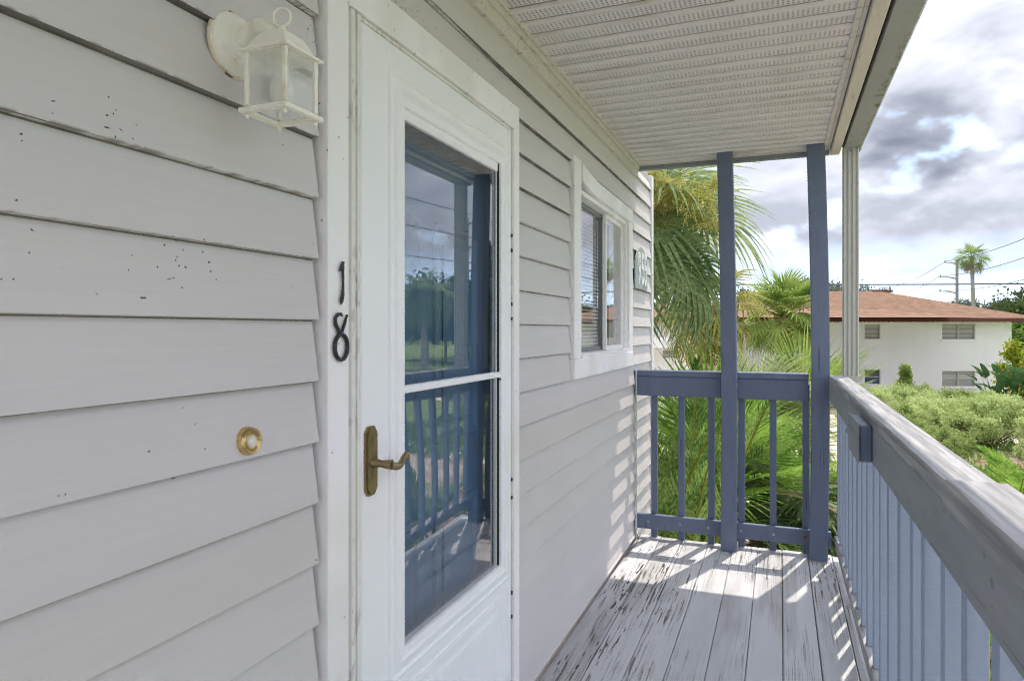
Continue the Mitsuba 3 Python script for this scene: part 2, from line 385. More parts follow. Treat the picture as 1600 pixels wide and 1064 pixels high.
leafmat('far_leaf', (0.120, 0.145, 0.105), (0.210, 0.235, 0.175), 0.5, k=0.3)
leafmat('flower_tan', (0.400, 0.420, 0.100), (0.720, 0.670, 0.300), 0.7, k=4.0)
leafmat('rachis_yellow', (0.230, 0.235, 0.025), (0.360, 0.330, 0.060), 0.3)
scene['pane_glass'] = {'type': 'thindielectric', 'int_ior': 1.80}
scene['frosted_glass'] = {'type': 'blendbsdf', 'weight': 0.30, 'bsdf_0': {'type': 'thindielectric', 'int_ior': 1.5}, 'bsdf_1': {'type': 'twosided', 'bsdf': {'type': 'diffuse', 'reflectance': {'type': 'rgb', 'value': [0.70, 0.72, 0.68]}}}}

# ------------------------------------------------------------------ the setting: ground, paths
g = trimesh.Trimesh([(-900, -900, -3), (900, -900, -3), (900, 1500, -3), (-900, 1500, -3)], [(0, 1, 2), (0, 2, 3)], process=False)
tag(put('ground', g, 'ground_soil'), kind='structure')


def ribbon(points, width, z):
    p = np.asarray(points, float)
    t = np.gradient(p, axis=0); t /= np.linalg.norm(t, axis=1, keepdims=True)
    nrm = np.stack([-t[:, 1], t[:, 0]], 1) * width / 2
    v = np.vstack([np.c_[p + nrm, np.full(len(p), z)], np.c_[p - nrm, np.full(len(p), z)]])
    n = len(p)
    f = [q for i in range(n - 1) for q in ((i, i + 1, i + 1 + n), (i, i + 1 + n, i + n))]
    return trimesh.Trimesh(v, f, process=False)


s_ = np.linspace(0, 1, 30)
tag(put('garden_path', ribbon(np.c_[-3 + 26 * s_, 16.5 + 7.0 * s_ + 1.6 * np.sin(3.2 * s_)], 1.5, -2.994), 'path_concrete'), kind='structure')
tag(put('sidewalk', ribbon(np.c_[4 + 90 * s_, 34 + 12 * s_ * 3], 2.2, -2.988), 'path_concrete'), kind='structure')

# ------------------------------------------------------------------ the house (one thing): walls, door, window, porch roof
H = fresh('apartment_house')
tag(H, 'grey lap-sided house with white storm door, small window and white soffit over its balcony', 'house')
rng = np.random.default_rng(11)
PITCH, Z0 = 0.1203, 1.690
# what fills the two openings: (y0, y1, z0, z1)
DOOR = (1.118, 2.204, -0.02, 2.074)
WIN = (2.872, 4.142, 1.098, 2.040)


def board(y0, y1, zb, top=0.127):
    n = max(1, int((y1 - y0) / 0.22))
    a, b, ph, lift = rng.uniform(0, 0.0009), rng.uniform(0, 0.0009), rng.uniform(0, 6.3), rng.uniform(-0.0009, 0.0009)
    prof = [(0.001, zb + top), (-0.001, zb + top), (-0.001, zb + 0.0005), (0.0175, zb), (0.0185, zb + 0.0012)]
    return sweep(prof, y0, y1, n, dx=lambda y: a * np.sin(y * 2.1 + ph), dz=lambda y: lift + b * np.sin(y * 1.3 + 2 * ph))


for k in range(-23, 6):
    zb = Z0 + k * PITCH
    zt = min(zb + 0.127, 2.352)
    if zb > 2.30:
        continue
    spans = [(-1.1, 4.846)] if zb > -0.16 else [(4.30, 4.846)]
    for (a, b, c, d) in (DOOR, WIN):
        if zb + 0.02 < d < zb + 0.118:  # the course cut along the top of an opening
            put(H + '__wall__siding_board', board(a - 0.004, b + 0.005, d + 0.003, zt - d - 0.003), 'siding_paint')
        if zb + 0.02 < d and zb + PITCH > c + 0.004:
            spans = [q for (s, e) in spans for q in (((s, a - 0.005), (b + 0.006, e)) if s < a and e > b else ((s, e),))]
    for s, e in spans:
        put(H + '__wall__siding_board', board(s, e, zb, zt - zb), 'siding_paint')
# backing wall with both openings, lower storey, corner trim
core = [(-0.16, -0.006, -1.1, DOOR[0], -0.25, 2.9), (-0.16, -0.006, DOOR[1], WIN[0], -0.25, 2.9), (-0.16, -0.006, WIN[1], 4.842, -3, 2.9),
        (-0.16, -0.006, WIN[0], WIN[1], -0.25, WIN[2]), (-0.16, -0.006, WIN[0], WIN[1], WIN[3], 2.9), (-0.16, -0.006, DOOR[0], DOOR[1], DOOR[3], 2.9),
        (-8.0, -0.16, 4.70, 4.842, -3, 2.9), (-8.0, -0.16, -1.1, -0.96, -3, 2.9), (-8.0, -7.86, -0.959, 4.699, -3, 2.9), (-0.16, -0.006, -1.1, 4.84, -3, -0.25)]
put(H + '__wall__sheathing', cat([box(*c) for c in core]), 'core_wall')
put(H + '__wall__corner_trim', cat([box(-0.10, 0.024, 4.850, 4.905, -2.9, 2.40, 0.003), box(-0.16, -0.10, 4.850, 4.895, -2.9, 2.40)]), 'white_trim')
put(H + '__wall__corner_strip', box(0.0205, 0.028, 4.268, 4.282, -0.02, 1.06, 0.002), 'aluminum')
put(H + '__wall__base_trim', box(0.0, 0.020, DOOR[1] + 0.004, 4.34, 0.004, 0.020, 0.003), 'siding_paint')
# room behind (dark, behind the blinds)
put(H + '__room_shell', cat([box(-2.6, -2.5, 0.5, 4.7, -0.1, 2.5), box(-2.5, -0.16, 0.5, 0.6, -0.1, 2.5), box(-2.5, -0.16, 4.6, 4.7, -0.1, 2.5),
                             box(-2.5, -0.16, 0.6, 4.6, -0.1, 0.0), box(-2.5, -0.16, 0.6, 4.6, 2.4, 2.5)]), 'room_paint')

# -- storm door: flush with its casing
D = H + '__storm_door'
XD = 0.026
put(H + '__door_casing', cat([box(-0.01, 0.030, 1.128, 1.198, -0.03, 2.072, 0.002), box(-0.01, 0.030, 2.146, 2.196, -0.03, 2.072, 0.002), box(-0.01, 0.0295, 1.198, 2.146, 1.990, 2.0715, 0.002)]), 'white_trim')
jamb = []
for a, b, x in ((1.1995, 1.2085, 0.021), (1.2095, 1.2215, 0.0285), (1.223, 1.2315, 0.024), (1.2325, 1.2445, 0.0275)):
    jamb.append(box(-0.01, x, a, b, -0.02, 1.987, 0.0015))
for a, b, x in ((2.1305, 2.137, 0.022), (2.138, 2.1445, 0.027)):
    jamb.append(box(-0.01, x, a, b, -0.02, 1.987, 0.0015))
jamb += [box(-0.01, 0.0225, 1.2445, 2.1305, 1.9795, 1.9885, 0.0015)]
put(D + '__jamb', cat(jamb), 'jamb_vinyl')
for z in (1.62, 1.57, 1.39, 1.34, 0.80, 0.74, 0.42, 0.34):
    put(D + '__hinge_clip', box(0.02, 0.0302, 2.1285, 2.1335, z, z + 0.012, 0.001), 'dark_seal')
Y0, Y1, GA, GB, ZB, ZT = 1.248, 2.127, 1.424, 2.030, 0.540, 1.850
MO0, MO1, MZ0, MZ1 = 1.360, 2.094, 0.487, 1.908
leafparts = [box(-0.012, XD, Y0, MO0, 0.02, 1.976, 0.003), box(-0.012, XD, MO1 - 0.0005, Y1, 0.02, 1.976, 0.003),
             box(-0.012, XD - 0.0004, MO0, MO1, MZ1, 1.9755, 0.002), box(-0.012, XD - 0.0004, MO0, MO1, 0.0205, MZ0, 0.002)]
put(D + '__leaf', cat(leafparts), 'door_white')


def rect_molding(y0, y1, z0, z1, prof, wid):
    """mitred moulding around a rectangle in the wall plane; prof: [(inset 0..1, x)]"""
    v, f = [], []
    for t, x in prof:
        w = t * wid
        v += [(x, y0 + w, z0 + w), (x, y1 - w, z0 + w), (x, y1 - w, z1 - w), (x, y0 + w, z1 - w)]
    for i in range(len(prof) - 1):
        for j in range(4):
            a, b = i * 4 + j, i * 4 + (j + 1) % 4
            f += [(a, b, b + 4), (a, b + 4, a + 4)]
    return trimesh.Trimesh(v, f, process=False)


fr = rect_molding(MO0, MO1, MZ0, MZ1, [(0, XD - 0.006), (0.0, XD + 0.004), (0.10, XD + 0.006), (0.18, XD + 0.001), (0.30, XD + 0.001), (0.36, XD + 0.008), (0.62, XD + 0.011), (0.72, XD + 0.006), (0.80, XD + 0.006), (1.0, XD + 0.004), (1.0, 0.004)], 0.064)
put(D + '__glass_frame', fr, 'door_white')
put(D + '__seal', rect_molding(GA - 0.002, GB + 0.002, ZB - 0.008, ZT + 0.002, [(0, XD - 0.001), (0.3, XD - 0.003), (1.0, XD - 0.004), (1.0, 0.002)], 0.0065), 'dark_seal')
put(D + '__track', cat([box(0.004, 0.017, GB - 0.007, GB - 0.0005, ZB, ZT, 0.001), box(0.004, 0.024, GA + 0.001, GB - 0.001, ZB - 0.006, ZB + 0.012, 0.001)]), 'aluminum')
put(D + '__mid_rail', box(0.006, 0.0265, GA, GB, 1.156, 1.174, 0.002), 'door_white')
put(D + '__top_sash', box(0.006, 0.0200, GA, GB - 0.003, ZT - 0.031, ZT - 0.004, 0.002), 'door_white')


def pane(x, y0, y1, z0, z1, bow=0.0, n=12):
    ys, zs = np.linspace(y0, y1, n + 1), np.linspace(z0, z1, n + 1)
    yy, zz = np.meshgrid(ys, zs, indexing='ij')
    u, w = (yy - y0) / (y1 - y0), (zz - z0) / (z1 - z0)
    xx = x + bow * np.sin(np.pi * u) * np.sin(np.pi * w)
    v = np.stack([xx, yy, zz], -1).reshape(-1, 3)
    i, j = np.meshgrid(np.arange(n), np.arange(n), indexing='ij')
    a = (i * (n + 1) + j).ravel()
    return trimesh.Trimesh(v, np.vstack([np.c_[a, a + n + 1, a + n + 2], np.c_[a, a + n + 2, a + 1]]), process=False)


labels[put(D + '__glass', pane(0.014, GA, GB - 0.002, 1.174, ZT - 0.029, 0.0), 'pane_glass')] = {'label': 'upper glass pane of the storm door'}
labels[put(D + '__glass', pane(0.011, GA, GB - 0.002, ZB - 0.004, 1.157, 0.0016), 'pane_glass', smooth=True)] = {'label': 'lower glass pane of the storm door'}
pan = rect_molding(1.385, 2.040, 0.09, 0.452, [(0, XD - 0.003), (0, XD + 0.003), (0.22, XD + 0.0045), (0.45, XD + 0.003), (0.62, XD - 0.002), (0.70, XD - 0.002), (1.0, XD + 0.003)], 0.052)
put(D + '__kick_panel', cat([pan, box(XD - 0.008, XD + 0.0031, 1.436, 1.989, 0.141, 0.401, 0.002)]), 'door_white')
# lever handle on its long plate
oct_ = [(0.0, -0.076), (0.011, -0.076), (0.022, -0.062), (0.022, 0.062), (0.011, 0.076), (-0.011, 0.076), (-0.022, 0.062), (-0.022, -0.062), (-0.011, -0.076)]
pl = trimesh.creation.extrude_polygon(Polygon(oct_), 0.007, engine='earcut')
pl2 = trimesh.creation.extrude_polygon(Polygon([(x * 0.8, z * 0.94) for x, z in oct_]), 0.011, engine='earcut')
M = np.array([[0, 0, 1, XD - 0.001], [1, 0, 0, 1.279], [0, 1, 0, 1.022], [0, 0, 0, 1.0]])
plate = cat([moved(pl, M), moved(pl2, M)])
put(D + '__handle_plate', plate, 'old_brass', smooth=25)
tt = np.linspace(0, 1, 16)
lever = tube(np.c_[XD + 0.050 + 0.004 * np.sin(tt * 5), 1.284 + 0.078 * tt, 1.015 - 0.008 * np.sin(np.pi * 1.3 * tt) + 0.006 * tt ** 2], 0.0090 - 0.0028 * tt, 12)
neck = tube([(XD + 0.006, 1.280, 1.018), (XD + 0.018, 1.280, 1.018), (XD + 0.030, 1.281, 1.017), (XD + 0.054, 1.284, 1.016)], [0.013, 0.0095, 0.008, 0.0115], 14)
tip = tube([(XD + 0.048, 1.352, 1.0165), (XD + 0.046, 1.366, 1.0185), (XD + 0.038, 1.373, 1.013)], [0.0055, 0.006, 0.004], 10)
put(D + '__lever', cat([lever, neck, tip]), 'old_brass', smooth=50)
put(D + '__latch_dot', trimesh.creation.icosphere(1, 0.0035).apply_translation((XD + 0.001, 2.030, 1.150)), 'black_metal')
# blue entry door behind the glass, with raised panels
ED = H + '__entry_door'
put(ED + '__leaf', box(-0.100, -0.055, 1.20, 2.14, -0.02, 2.0), 'inner_door_blue')
for (a, b, c, d) in ((1.34, 1.64, 0.25, 0.80), (1.72, 2.02, 0.25, 0.80), (1.34, 1.64, 0.98, 1.62), (1.72, 2.02, 0.98, 1.62)):
    put(ED + '__panel', cat([rect_molding(a, b, c, d, [(0, -0.056), (0.1, -0.046), (0.4, -0.044), (0.6, -0.053), (1.0, -0.053)], 0.05), box(-0.056, -0.046, a + 0.06, b - 0.06, c + 0.06, d - 0.06, 0.004)]), 'inner_door_blue')
put(H + '__door_casing__reveal', cat([box(-0.155, -0.0125, 1.125, 1.20, -0.02, 2.0), box(-0.155, -0.0125, 2.14, 2.20, -0.02, 2.0), box(-0.155, -0.0125, 1.20, 2.14, 2.0, 2.06)]), 'white_trim')

# -- window
W = H + '__window'
head = lambda y: 0.042 * np.clip((3.35 - y) / 0.48, 0, 1) ** 1.6
put(W + '__casing', box(-0.004, 0.030, 2.874, 2.985, 1.180, 2.074, 0.002), 'white_trim')
put(W + '__casing', box(-0.004, 0.030, 4.035, 4.140, 1.180, 1.955, 0.002), 'white_trim')
put(W + '__casing', sweep([(-0.004, 1.957), (0.0305, 1.957), (0.0305, 2.036), (-0.004, 2.036)], 2.9865, 4.138, 24, dx=lambda y: 0.012 * np.clip((3.2 - y) / 0.3, 0, 1) ** 2, dz=head), 'white_trim')
put(W + '__casing', box(-0.004, 0.033, 2.872, 4.141, 1.090, 1.179, 0.003), 'white_trim')
wf = [box(-0.09, 0.012, 2.985, 3.004, 1.180, 1.956), box(-0.09, 0.012, 4.017, 4.035, 1.180, 1.956), box(-0.09, 0.012, 3.004, 4.017, 1.180, 1.200), box(-0.09, 0.012, 3.004, 4.017, 1.935, 1.956)]
put(W + '__frame', cat(wf), 'window_vinyl')


def sash(y0, y1, x, w=0.026):
    return cat([box(x - 0.02, x, y0, y0 + w, 1.2005, 1.9345, 0.002), box(x - 0.02, x, y1 - w, y1, 1.2005, 1.9345, 0.002), box(x - 0.0195, x - 0.0005, y0 + w, y1 - w, 1.2005, 1.2005 + w, 0.002), box(x - 0.0195, x - 0.0005, y0 + w, y1 - w, 1.9345 - w, 1.9345, 0.002)])


put(W + '__sash', sash(3.0045, 3.640, -0.035, 0.022), 'sash_grey')
put(W + '__sash', sash(3.606, 4.0165, -0.008, 0.022), 'window_vinyl')
put(W + '__glass', pane(-0.045, 3.024, 3.62, 1.222, 1.914), 'pane_glass')
put(W + '__glass', pane(-0.018, 3.626, 3.996, 1.222, 1.914), 'pane_glass')
put(W + '__sill', box(-0.03, 0.030, 3.004, 4.017, 1.1795, 1.1985, 0.002), 'window_vinyl')
for k in range(36):
    z = 1.212 + 0.0205 * k
    sl = trimesh.creation.box((0.022, 0.98, 0.0012)); sl.apply_transform(trimesh.transformations.rotation_matrix(0.55, (0, 1, 0))); sl.apply_translation((-0.115, 3.505, z))
    put(W + '__blind_slat', sl, 'blind_white')
for y in (3.10, 3.47, 3.84):
    put(W + '__blind_cord', tube([(-0.100, y, 1.205), (-0.100, y, 1.95)], 0.0015, 5), 'blind_white')

# -- porch ceiling, eaves, gutter
C = H + '__porch_ceiling'
prof_n = [(0.0, 0.0), (0.003, -0.0085), (0.0220, -0.0085), (0.0245, 0.001), (0.0265, 0.002), (0.0285, -0.001), (0.099, 0.0), (0.104, 0.003)]
for k in range(-10, 42):
    y = 0.104 * k
    v, f = [], []
    for dy, dz in prof_n:
        v += [(0.018, y + dy, 2.362 + dz), (1.116, y + dy, 2.362 + dz)]
    for i in range(len(prof_n) - 1):
        f += [(2 * i, 2 * i + 1, 2 * i + 3), (2 * i, 2 * i + 3, 2 * i + 2)]
    put(C + '__soffit_panel', trimesh.Trimesh(v, f, process=False), 'soffit_vinyl')
put(C + '__ceiling_channel', cat([box(0.006, 0.040, -1.1, 4.345, 2.350, 2.3635, 0.002), box(1.098, 1.118, -1.1, 4.345, 2.349, 2.3635, 0.002), box(1.1195, 1.135, -1.1, 4.40, 2.353, 2.42, 0.002), box(0.04, 1.098, 4.292, 4.343, 2.3505, 2.3625, 0.002)]), 'frieze_paint')
put(H + '__frieze', cat([box(-0.004, 0.024, -1.1, 4.335, 2.281, 2.3495, 0.003), box(0.024, 0.034, -1.1, 4.33, 2.325, 2.3492, 0.002)]), 'frieze_paint')
put(H + '__header_trim', cat([box(0.0, 1.135, 4.345, 4.385, 2.326, 2.372, 0.003)]), 'rail_paint')
labels[H + '__header_trim'] = {'label': 'thin blue-grey trim under the far edge of the porch ceiling'}
R_ = H + '__roof'
put(R_ + '__deck', cat([box(-8.5, 1.13, -1.25, 4.40, 2.42, 2.62), box(-8.5, -0.14, 4.395, 5.3, 2.42, 2.62)]), 'core_wall')
put(R_ + '__slope', trimesh.Trimesh([(-8.6, -1.3, 2.621), (1.20, -1.3, 2.621), (1.20, 4.41, 2.621), (-8.6, 4.41, 2.621), (-3.7, 1.2, 3.6), (-3.7, 1.9, 3.6)], [(0, 1, 4), (1, 2, 5), (1, 5, 4), (2, 3, 5), (3, 0, 4), (3, 4, 5)], process=False), 'shingles')
put(R_ + '__fascia_board', box(1.140, 1.190, -1.1, 4.418, 2.334, 2.60, 0.003), 'fascia_wood')
put(R_ + '__shade_strip', box(1.1905, 1.2045, -1.1, 4.40, 2.372, 2.58), 'painted_gap_shade')  # near-black strip standing in for the shade between fascia and gutter
put(R_ + '__end_fascia', box(0.0, 1.1385, 4.388, 4.408, 2.375, 2.60, 0.002), 'fascia_wood')
gut = [(1.205, 2.44), (1.205, 2.335), (1.288, 2.331), (1.302, 2.352), (1.297, 2.375), (1.310, 2.405), (1.316, 2.44), (1.312, 2.44), (1.306, 2.408), (1.293, 2.376), (1.298, 2.354), (1.286, 2.335), (1.209, 2.339), (1.209, 2.44)]
put(H + '__gutter', cat([sweep(gut, -1.1, 4.40), sweep([(1.205, 2.44), (1.205, 2.333), (1.290, 2.330), (1.304, 2.352), (1.318, 2.44)], 4.401, 4.404)]), 'gutter_metal')
dsp = []
for a, b in ((0, 1),):
    x0, x1, y0, y1 = 1.197, 1.279, 4.268, 4.326
    xs = np.linspace(x0 + 0.006, x1 - 0.006, 29)
    ripple = 0.004 * (1 - np.cos((xs - x0 - 0.006) / (x1 - x0 - 0.012) * 2 * np.pi * 3))
    front = [(x, y0 + r) for x, r in zip(xs, ripple)]
    poly = [(x0, y0 + 0.006)] + front + [(x1, y0 + 0.006), (x1, y1 - 0.006), (x1 - 0.006, y1), (x0 + 0.006, y1), (x0, y1 - 0.006)]
    dsp.append(trimesh.creation.extrude_polygon(Polygon(poly).buffer(0), 1.295, engine='earcut').apply_translation((0, 0, 1.042)))
el = trimesh.creation.extrude_polygon(Polygon([(1.190, 4.262), (1.286, 4.262), (1.286, 4.332), (1.190, 4.332)]), 0.03, engine='earcut').apply_translation((0, 0, 1.02))
dsp.append(tube([(1.238, 4.297, 1.03), (1.238, 4.300, 0.96), (1.238, 4.34, 0.89), (1.238, 4.42, 0.84)], 0.038, 12))
put(H + '__downspout', cat(dsp + [el]), 'downspout_metal')
put(H + '__downspout__screw', trimesh.creation.icosphere(1, 0.004).apply_translation((1.238, 4.268, 2.318)), 'black_metal')
put(H + '__downspout__elbow_band', el.copy().apply_scale(1.004), 'galvanised')

# ------------------------------------------------------------------ deck
edges = [0.026, 0.170, 0.314, 0.458, 0.602, 0.743, 0.876, 1.017, 1.146]
rng = np.random.default_rng(5)
for i in range(8):
    gap = [0.003, 0.002, 0.0035, 0.002, 0.0028, 0.002, 0.006, 0.004][i]
    ye = 4.355 + rng.uniform(-0.006, 0.006)
    a = rng.uniform(-0.0015, 0.0015)
    x0, x1 = edges[i] + gap / 2, edges[i + 1] - gap / 2
    m = sweep([(x0, -0.036), (x1, -0.036), (x1, -0.004), (x1 - 0.004, 0.0), (x0 + 0.004, 0.0), (x0, -0.004)], -1.1, ye, 24, dz=lambda y: a + 0.0012 * np.sin(y * 2 + i))
    put('deck__deck_board', m, 'deck_paint')
labels['deck'] = {'kind': 'structure'}
put('deck__edge_board', sweep([(1.150, -0.030), (1.222, -0.030), (1.222, -0.008), (1.150, -0.008)], -1.1, 4.35, 10), 'deck_paint')
put('deck__joist', cat([box(0.02, 1.22, y, y + 0.04, -0.24, -0.045) for y in np.arange(-1.0, 4.3, 0.4)]), 'rail_paint')
labels[put('deck__rim_joist', cat([box(1.224, 1.262, -1.1, 4.40, -0.24, -0.012, 0.003), box(0.0, 1.223, 4.36, 4.398, -0.24, -0.015, 0.003)]), 'cap_paint')] = {}
put('deck__support_post', box(1.13, 1.22, 4.26, 4.35, -3.0, -0.245), 'blue_paint')
put('deck__support_post', box(1.13, 1.22, -1.05, -0.96, -3.0, -0.245), 'blue_paint')

# ------------------------------------------------------------------ railings
A = fresh('balcony_railing')
tag(A, 'dark blue railing across the far end of the balcony with two tall posts', 'railing')


def bowed_post(x0, x1, y0, y1, z0, z1, bow):
    m = box(x0, x1, y0, y1, z0, z1, 0.004)
    p = sweep([(y0 + 0.004, x0), (y1 - 0.004, x0), (y1, x0 + 0.004), (y1, x1 - 0.004), (y1 - 0.004, x1), (y0 + 0.004, x1), (y0, x1 - 0.004), (y0, x0 + 0.004)], z0, z1, 20, dz=bow)
    v = p.vertices.copy()
    p.vertices = np.c_[v[:, 2], v[:, 0], v[:, 1]]
    p.fix_normals()
    return p


put(A + '__post', bowed_post(0.538, 0.626, 4.210, 4.298, 0.001, 2.361, lambda z: -0.022 * (z / 2.36) + 0.012 * np.sin(np.pi * z / 2.36)), 'blue_paint', smooth=30)
put(A + '__post', bowed_post(1.022, 1.116, 4.210, 4.298, 0.001, 2.361, lambda z: -0.014 * (z / 2.36) + 0.018 * np.sin(np.pi * z / 2.36)), 'blue_paint', smooth=30)
put(A + '__post__base_plate', box(1.012, 1.124, 4.200, 4.30, 0.0005, 0.006, 0.001), 'galvanised')
for (x0, x1) in ((0.012, 0.535), (0.630, 1.020)):
    put(A + '__cap', box(x0, x1, 4.278, 4.372, 1.019, 1.056, 0.004), 'blue_paint')
    put(A + '__top_rail', box(x0, x1, 4.290, 4.326, 0.896, 1.0185, 0.003), 'blue_paint')
put(A + '__bottom_rail', cat([box(0.018, 1.140, 4.300, 4.330, 0.058, 0.150, 0.003)]), 'blue_paint')
for x in (0.126, 0.294, 0.474, 0.650, 0.828, 1.008):
    put(A + '__baluster', box(x - 0.019, x + 0.019, 4.331, 4.368, -0.14, 0.99, 0.003), 'blue_paint')
for x, m in ((0.095, 'galvanised'), (0.29, 'galvanised'), (0.46, 'galvanised'), (0.645, 'galvanised'), (0.83, 'galvanised'), (1.00, 'rust')):
    put(A + '__bolt', lathe([(0, 0.0), (0.009, 0), (0.009, 0.004), (0.0, 0.006)], 12).apply_transform(np.array([[1, 0, 0, x], [0, 0, -1, 4.300], [0, 1, 0, 0.105], [0, 0, 0, 1.0]])), m)
put(A + '__wall_flashing', box(0.0205, 0.0245, 4.284, 4.300, 0.02, 1.04), 'aluminum')

B = fresh('balcony_railing')
tag(B, 'weathered grey-blue railing along the right side of the balcony with a worn flat cap', 'railing')
jit = lambda a, ph: (lambda y: a * np.sin(y * 1.7 + ph) + 0.4 * a * np.sin(y * 5.1 + 2 * ph))


def cap_profile(x0, x1, z0, z1, c=0.004):
    return [(x0 + c, z0), (x1 - c, z0), (x1, z0 + c), (x1, z1 - c), (x1 - c, z1), (x0 + c, z1), (x0, z1 - c), (x0, z0 + c)]


put(B + '__cap', sweep(cap_profile(1.124, 1.209, 1.018, 1.055), 1.305, 4.20, 40, dx=jit(0.0012, 1), dz=jit(0.0010, 2)), 'cap_paint')
k = put(B + '__cap', sweep(cap_profile(1.117, 1.213, 1.019, 1.063, 0.006), -1.1, 1.302, 60, dx=jit(0.0020, 3), dz=jit(0.0015, 0.5)), 'cap_paint')
labels[k] = {'label': 'nearer, thicker and more worn cap board of the side railing'}
put(B + '__top_rail', sweep(cap_profile(1.127, 1.164, 0.905, 1.0175, 0.003), -1.1, 4.208, 50, dx=jit(0.0012, 0.3)), 'rail_paint', smooth=40)
put(B + '__bottom_rail', sweep(cap_profile(1.158, 1.226, 0.078, 0.132, 0.003), -1.1, 4.30, 30, dx=jit(0.0015, 4)), 'cap_paint', smooth=40)
rng = np.random.default_rng(8)
yb = 4.313
while yb > -1.0:
    w = 0.0178 + rng.uniform(-0.001, 0.001)
    xo, tw = 1.1865 + rng.uniform(-0.0025, 0.0025), rng.uniform(-0.05, 0.05)
    m = box(-w, w, -w, w, 0.1325, 1.010, 0.002)
    m.apply_transform(trimesh.transformations.rotation_matrix(tw, (0, 0, 1)))
    m.apply_translation((xo, yb, 0))
    put(B + '__baluster', m, 'baluster_paint')
    yb -= 0.1815
put(B + '__post', box(1.022, 1.112, -1.0, -0.91, 0.001, 2.361, 0.004), 'blue_paint')

# scrap block screwed to the inside of the side railing, with an eye screw
K = fresh('wood_block')
tag(K, 'short dark blue wooden block with an eye screw, on the inside of the railing', 'block')
put(K + '__block', box(1.0915, 1.1262, 2.305, 2.600, 0.909, 1.020, 0.004), 'blue_paint')
put(K + '__lid', box(1.0855, 1.0908, 2.300, 2.606, 0.905, 1.027, 0.002), 'rail_paint')
labels[K + '__lid'] = {'label': 'thin grey facing board on the block'}
ring = trimesh.creation.torus(0.010, 0.0023, major_sections=24, minor_sections=8)
ring.apply_transform(trimesh.transformations.rotation_matrix(0.9, (0, 0, 1)) @ trimesh.transformations.rotation_matrix(math.pi / 2, (1, 0, 0))); ring.apply_translation((1.089, 2.650, 0.958))
put(K + '__eye_screw', cat([tube([(1.096, 2.59, 0.958), (1.093, 2.642, 0.958)], 0.0024, 8), ring]), 'galvanised', smooth=60)

# ------------------------------------------------------------------ things on the wall
L = fresh('wall_lantern')
tag(L, 'white square porch lantern with a ring on top, on the siding left of the door', 'lantern')
LX, LY, w = 0.1265, 0.877, 0.0395
bp = lathe([(0, 0.020), (0.030, 0.020), (0.042, 0.016), (0.046, 0.010), (0.051, 0.008), (0.054, 0.0), (0, 0.0)], 40)
Mw = np.array([[0, 0, 1, 0.013], [1, 0, 0, 0.893], [0, 1, 0, 1.786], [0, 0, 0, 1.0]])
put(L + '__back_plate', moved(bp, Mw), 'lantern_white', smooth=40)
put(L + '__sealant_ring', moved(trimesh.creation.torus(0.0545, 0.0028, major_sections=40, minor_sections=8), Mw), 'old_caulk', smooth=True)
ta = np.linspace(0, 1, 12)
put(L + '__arm', tube(np.c_[0.030 + 0.085 * ta, 0.893 - 0.014 * ta, 1.790 + 0.022 * np.sin(np.pi * ta) - 0.012 * ta], 0.013, 12), 'lantern_white', smooth=60)
for a, z in ((0.6, 1.80), (-0.6, 1.757)):
    put(L + '__plate_nut', trimesh.creation.icosphere(2, 0.005).apply_translation((0.036, 0.893 + 0.030 * a, z)), 'lantern_white', smooth=True)
sq = lambda h, z: [(LX - h, LY - h, z), (LX + h, LY - h, z), (LX + h, LY + h, z), (LX - h, LY + h, z)]


def frustum(levels):
    v = [p for h, z in levels for p in sq(h, z)]
    f = [(0, 2, 1), (0, 3, 2)]
    for i in range(len(levels) - 1):
        for j in range(4):
            a, b = i * 4 + j, i * 4 + (j + 1) % 4
            f += [(a, b, b + 4), (a, b + 4, a + 4)]
    o = 4 * (len(levels) - 1)
    f += [(o, o + 1, o + 2), (o, o + 2, o + 3)]
    return trimesh.Trimesh(v, f, process=False)


put(L + '__cap', frustum([(w + 0.0065, 1.744), (w + 0.0065, 1.748), (w - 0.001, 1.750), (w - 0.0155, 1.776), (w - 0.0175, 1.7775), (w - 0.028, 1.778)]), 'lantern_white')
rg = trimesh.creation.torus(0.0145, 0.0021, major_sections=28, minor_sections=8)
rg.apply_transform(trimesh.transformations.rotation_matrix(math.pi / 2, (1, 0, 0)) @ trimesh.transformations.rotation_matrix(0.3, (0, 1, 0))); rg.apply_translation((LX, LY, 1.808))
put(L + '__finial', cat([lathe([(0, 0), (0.010, 0), (0.008, 0.008), (0.005, 0.016), (0, 0.017)], 14).apply_translation((LX, LY, 1.777))]), 'lantern_white')
put(L + '__ring', rg, 'lantern_white', smooth=True)
for sx in (-1, 1):
    for sy in (-1, 1):
        cx, cy = LX + sx * (w - 0.003), LY + sy * (w - 0.003)
        put(L + '__corner_post', box(cx - 0.0035, cx + 0.0035, cy - 0.0035, cy + 0.0035, 1.660, 1.744, 0.001), 'lantern_white')
        put(L + '__foot_nut', trimesh.creation.icosphere(1, 0.004).apply_translation((cx, cy, 1.6435)), 'lantern_white', smooth=True)
rim = cat([box(LX - w - 0.007, LX + w + 0.007, LY + s * (w + 0.001) - 0.006, LY + s * (w + 0.001) + 0.006, 1.648, 1.656, 0.0015) for s in (-1, 1)] +
          [box(LX + s * (w + 0.001) - 0.006, LX + s * (w + 0.001) + 0.006, LY - w + 0.005, LY + w - 0.005, 1.6482, 1.6558, 0.0015) for s in (-1, 1)])
put(L + '__base_rim', rim, 'lantern_white')
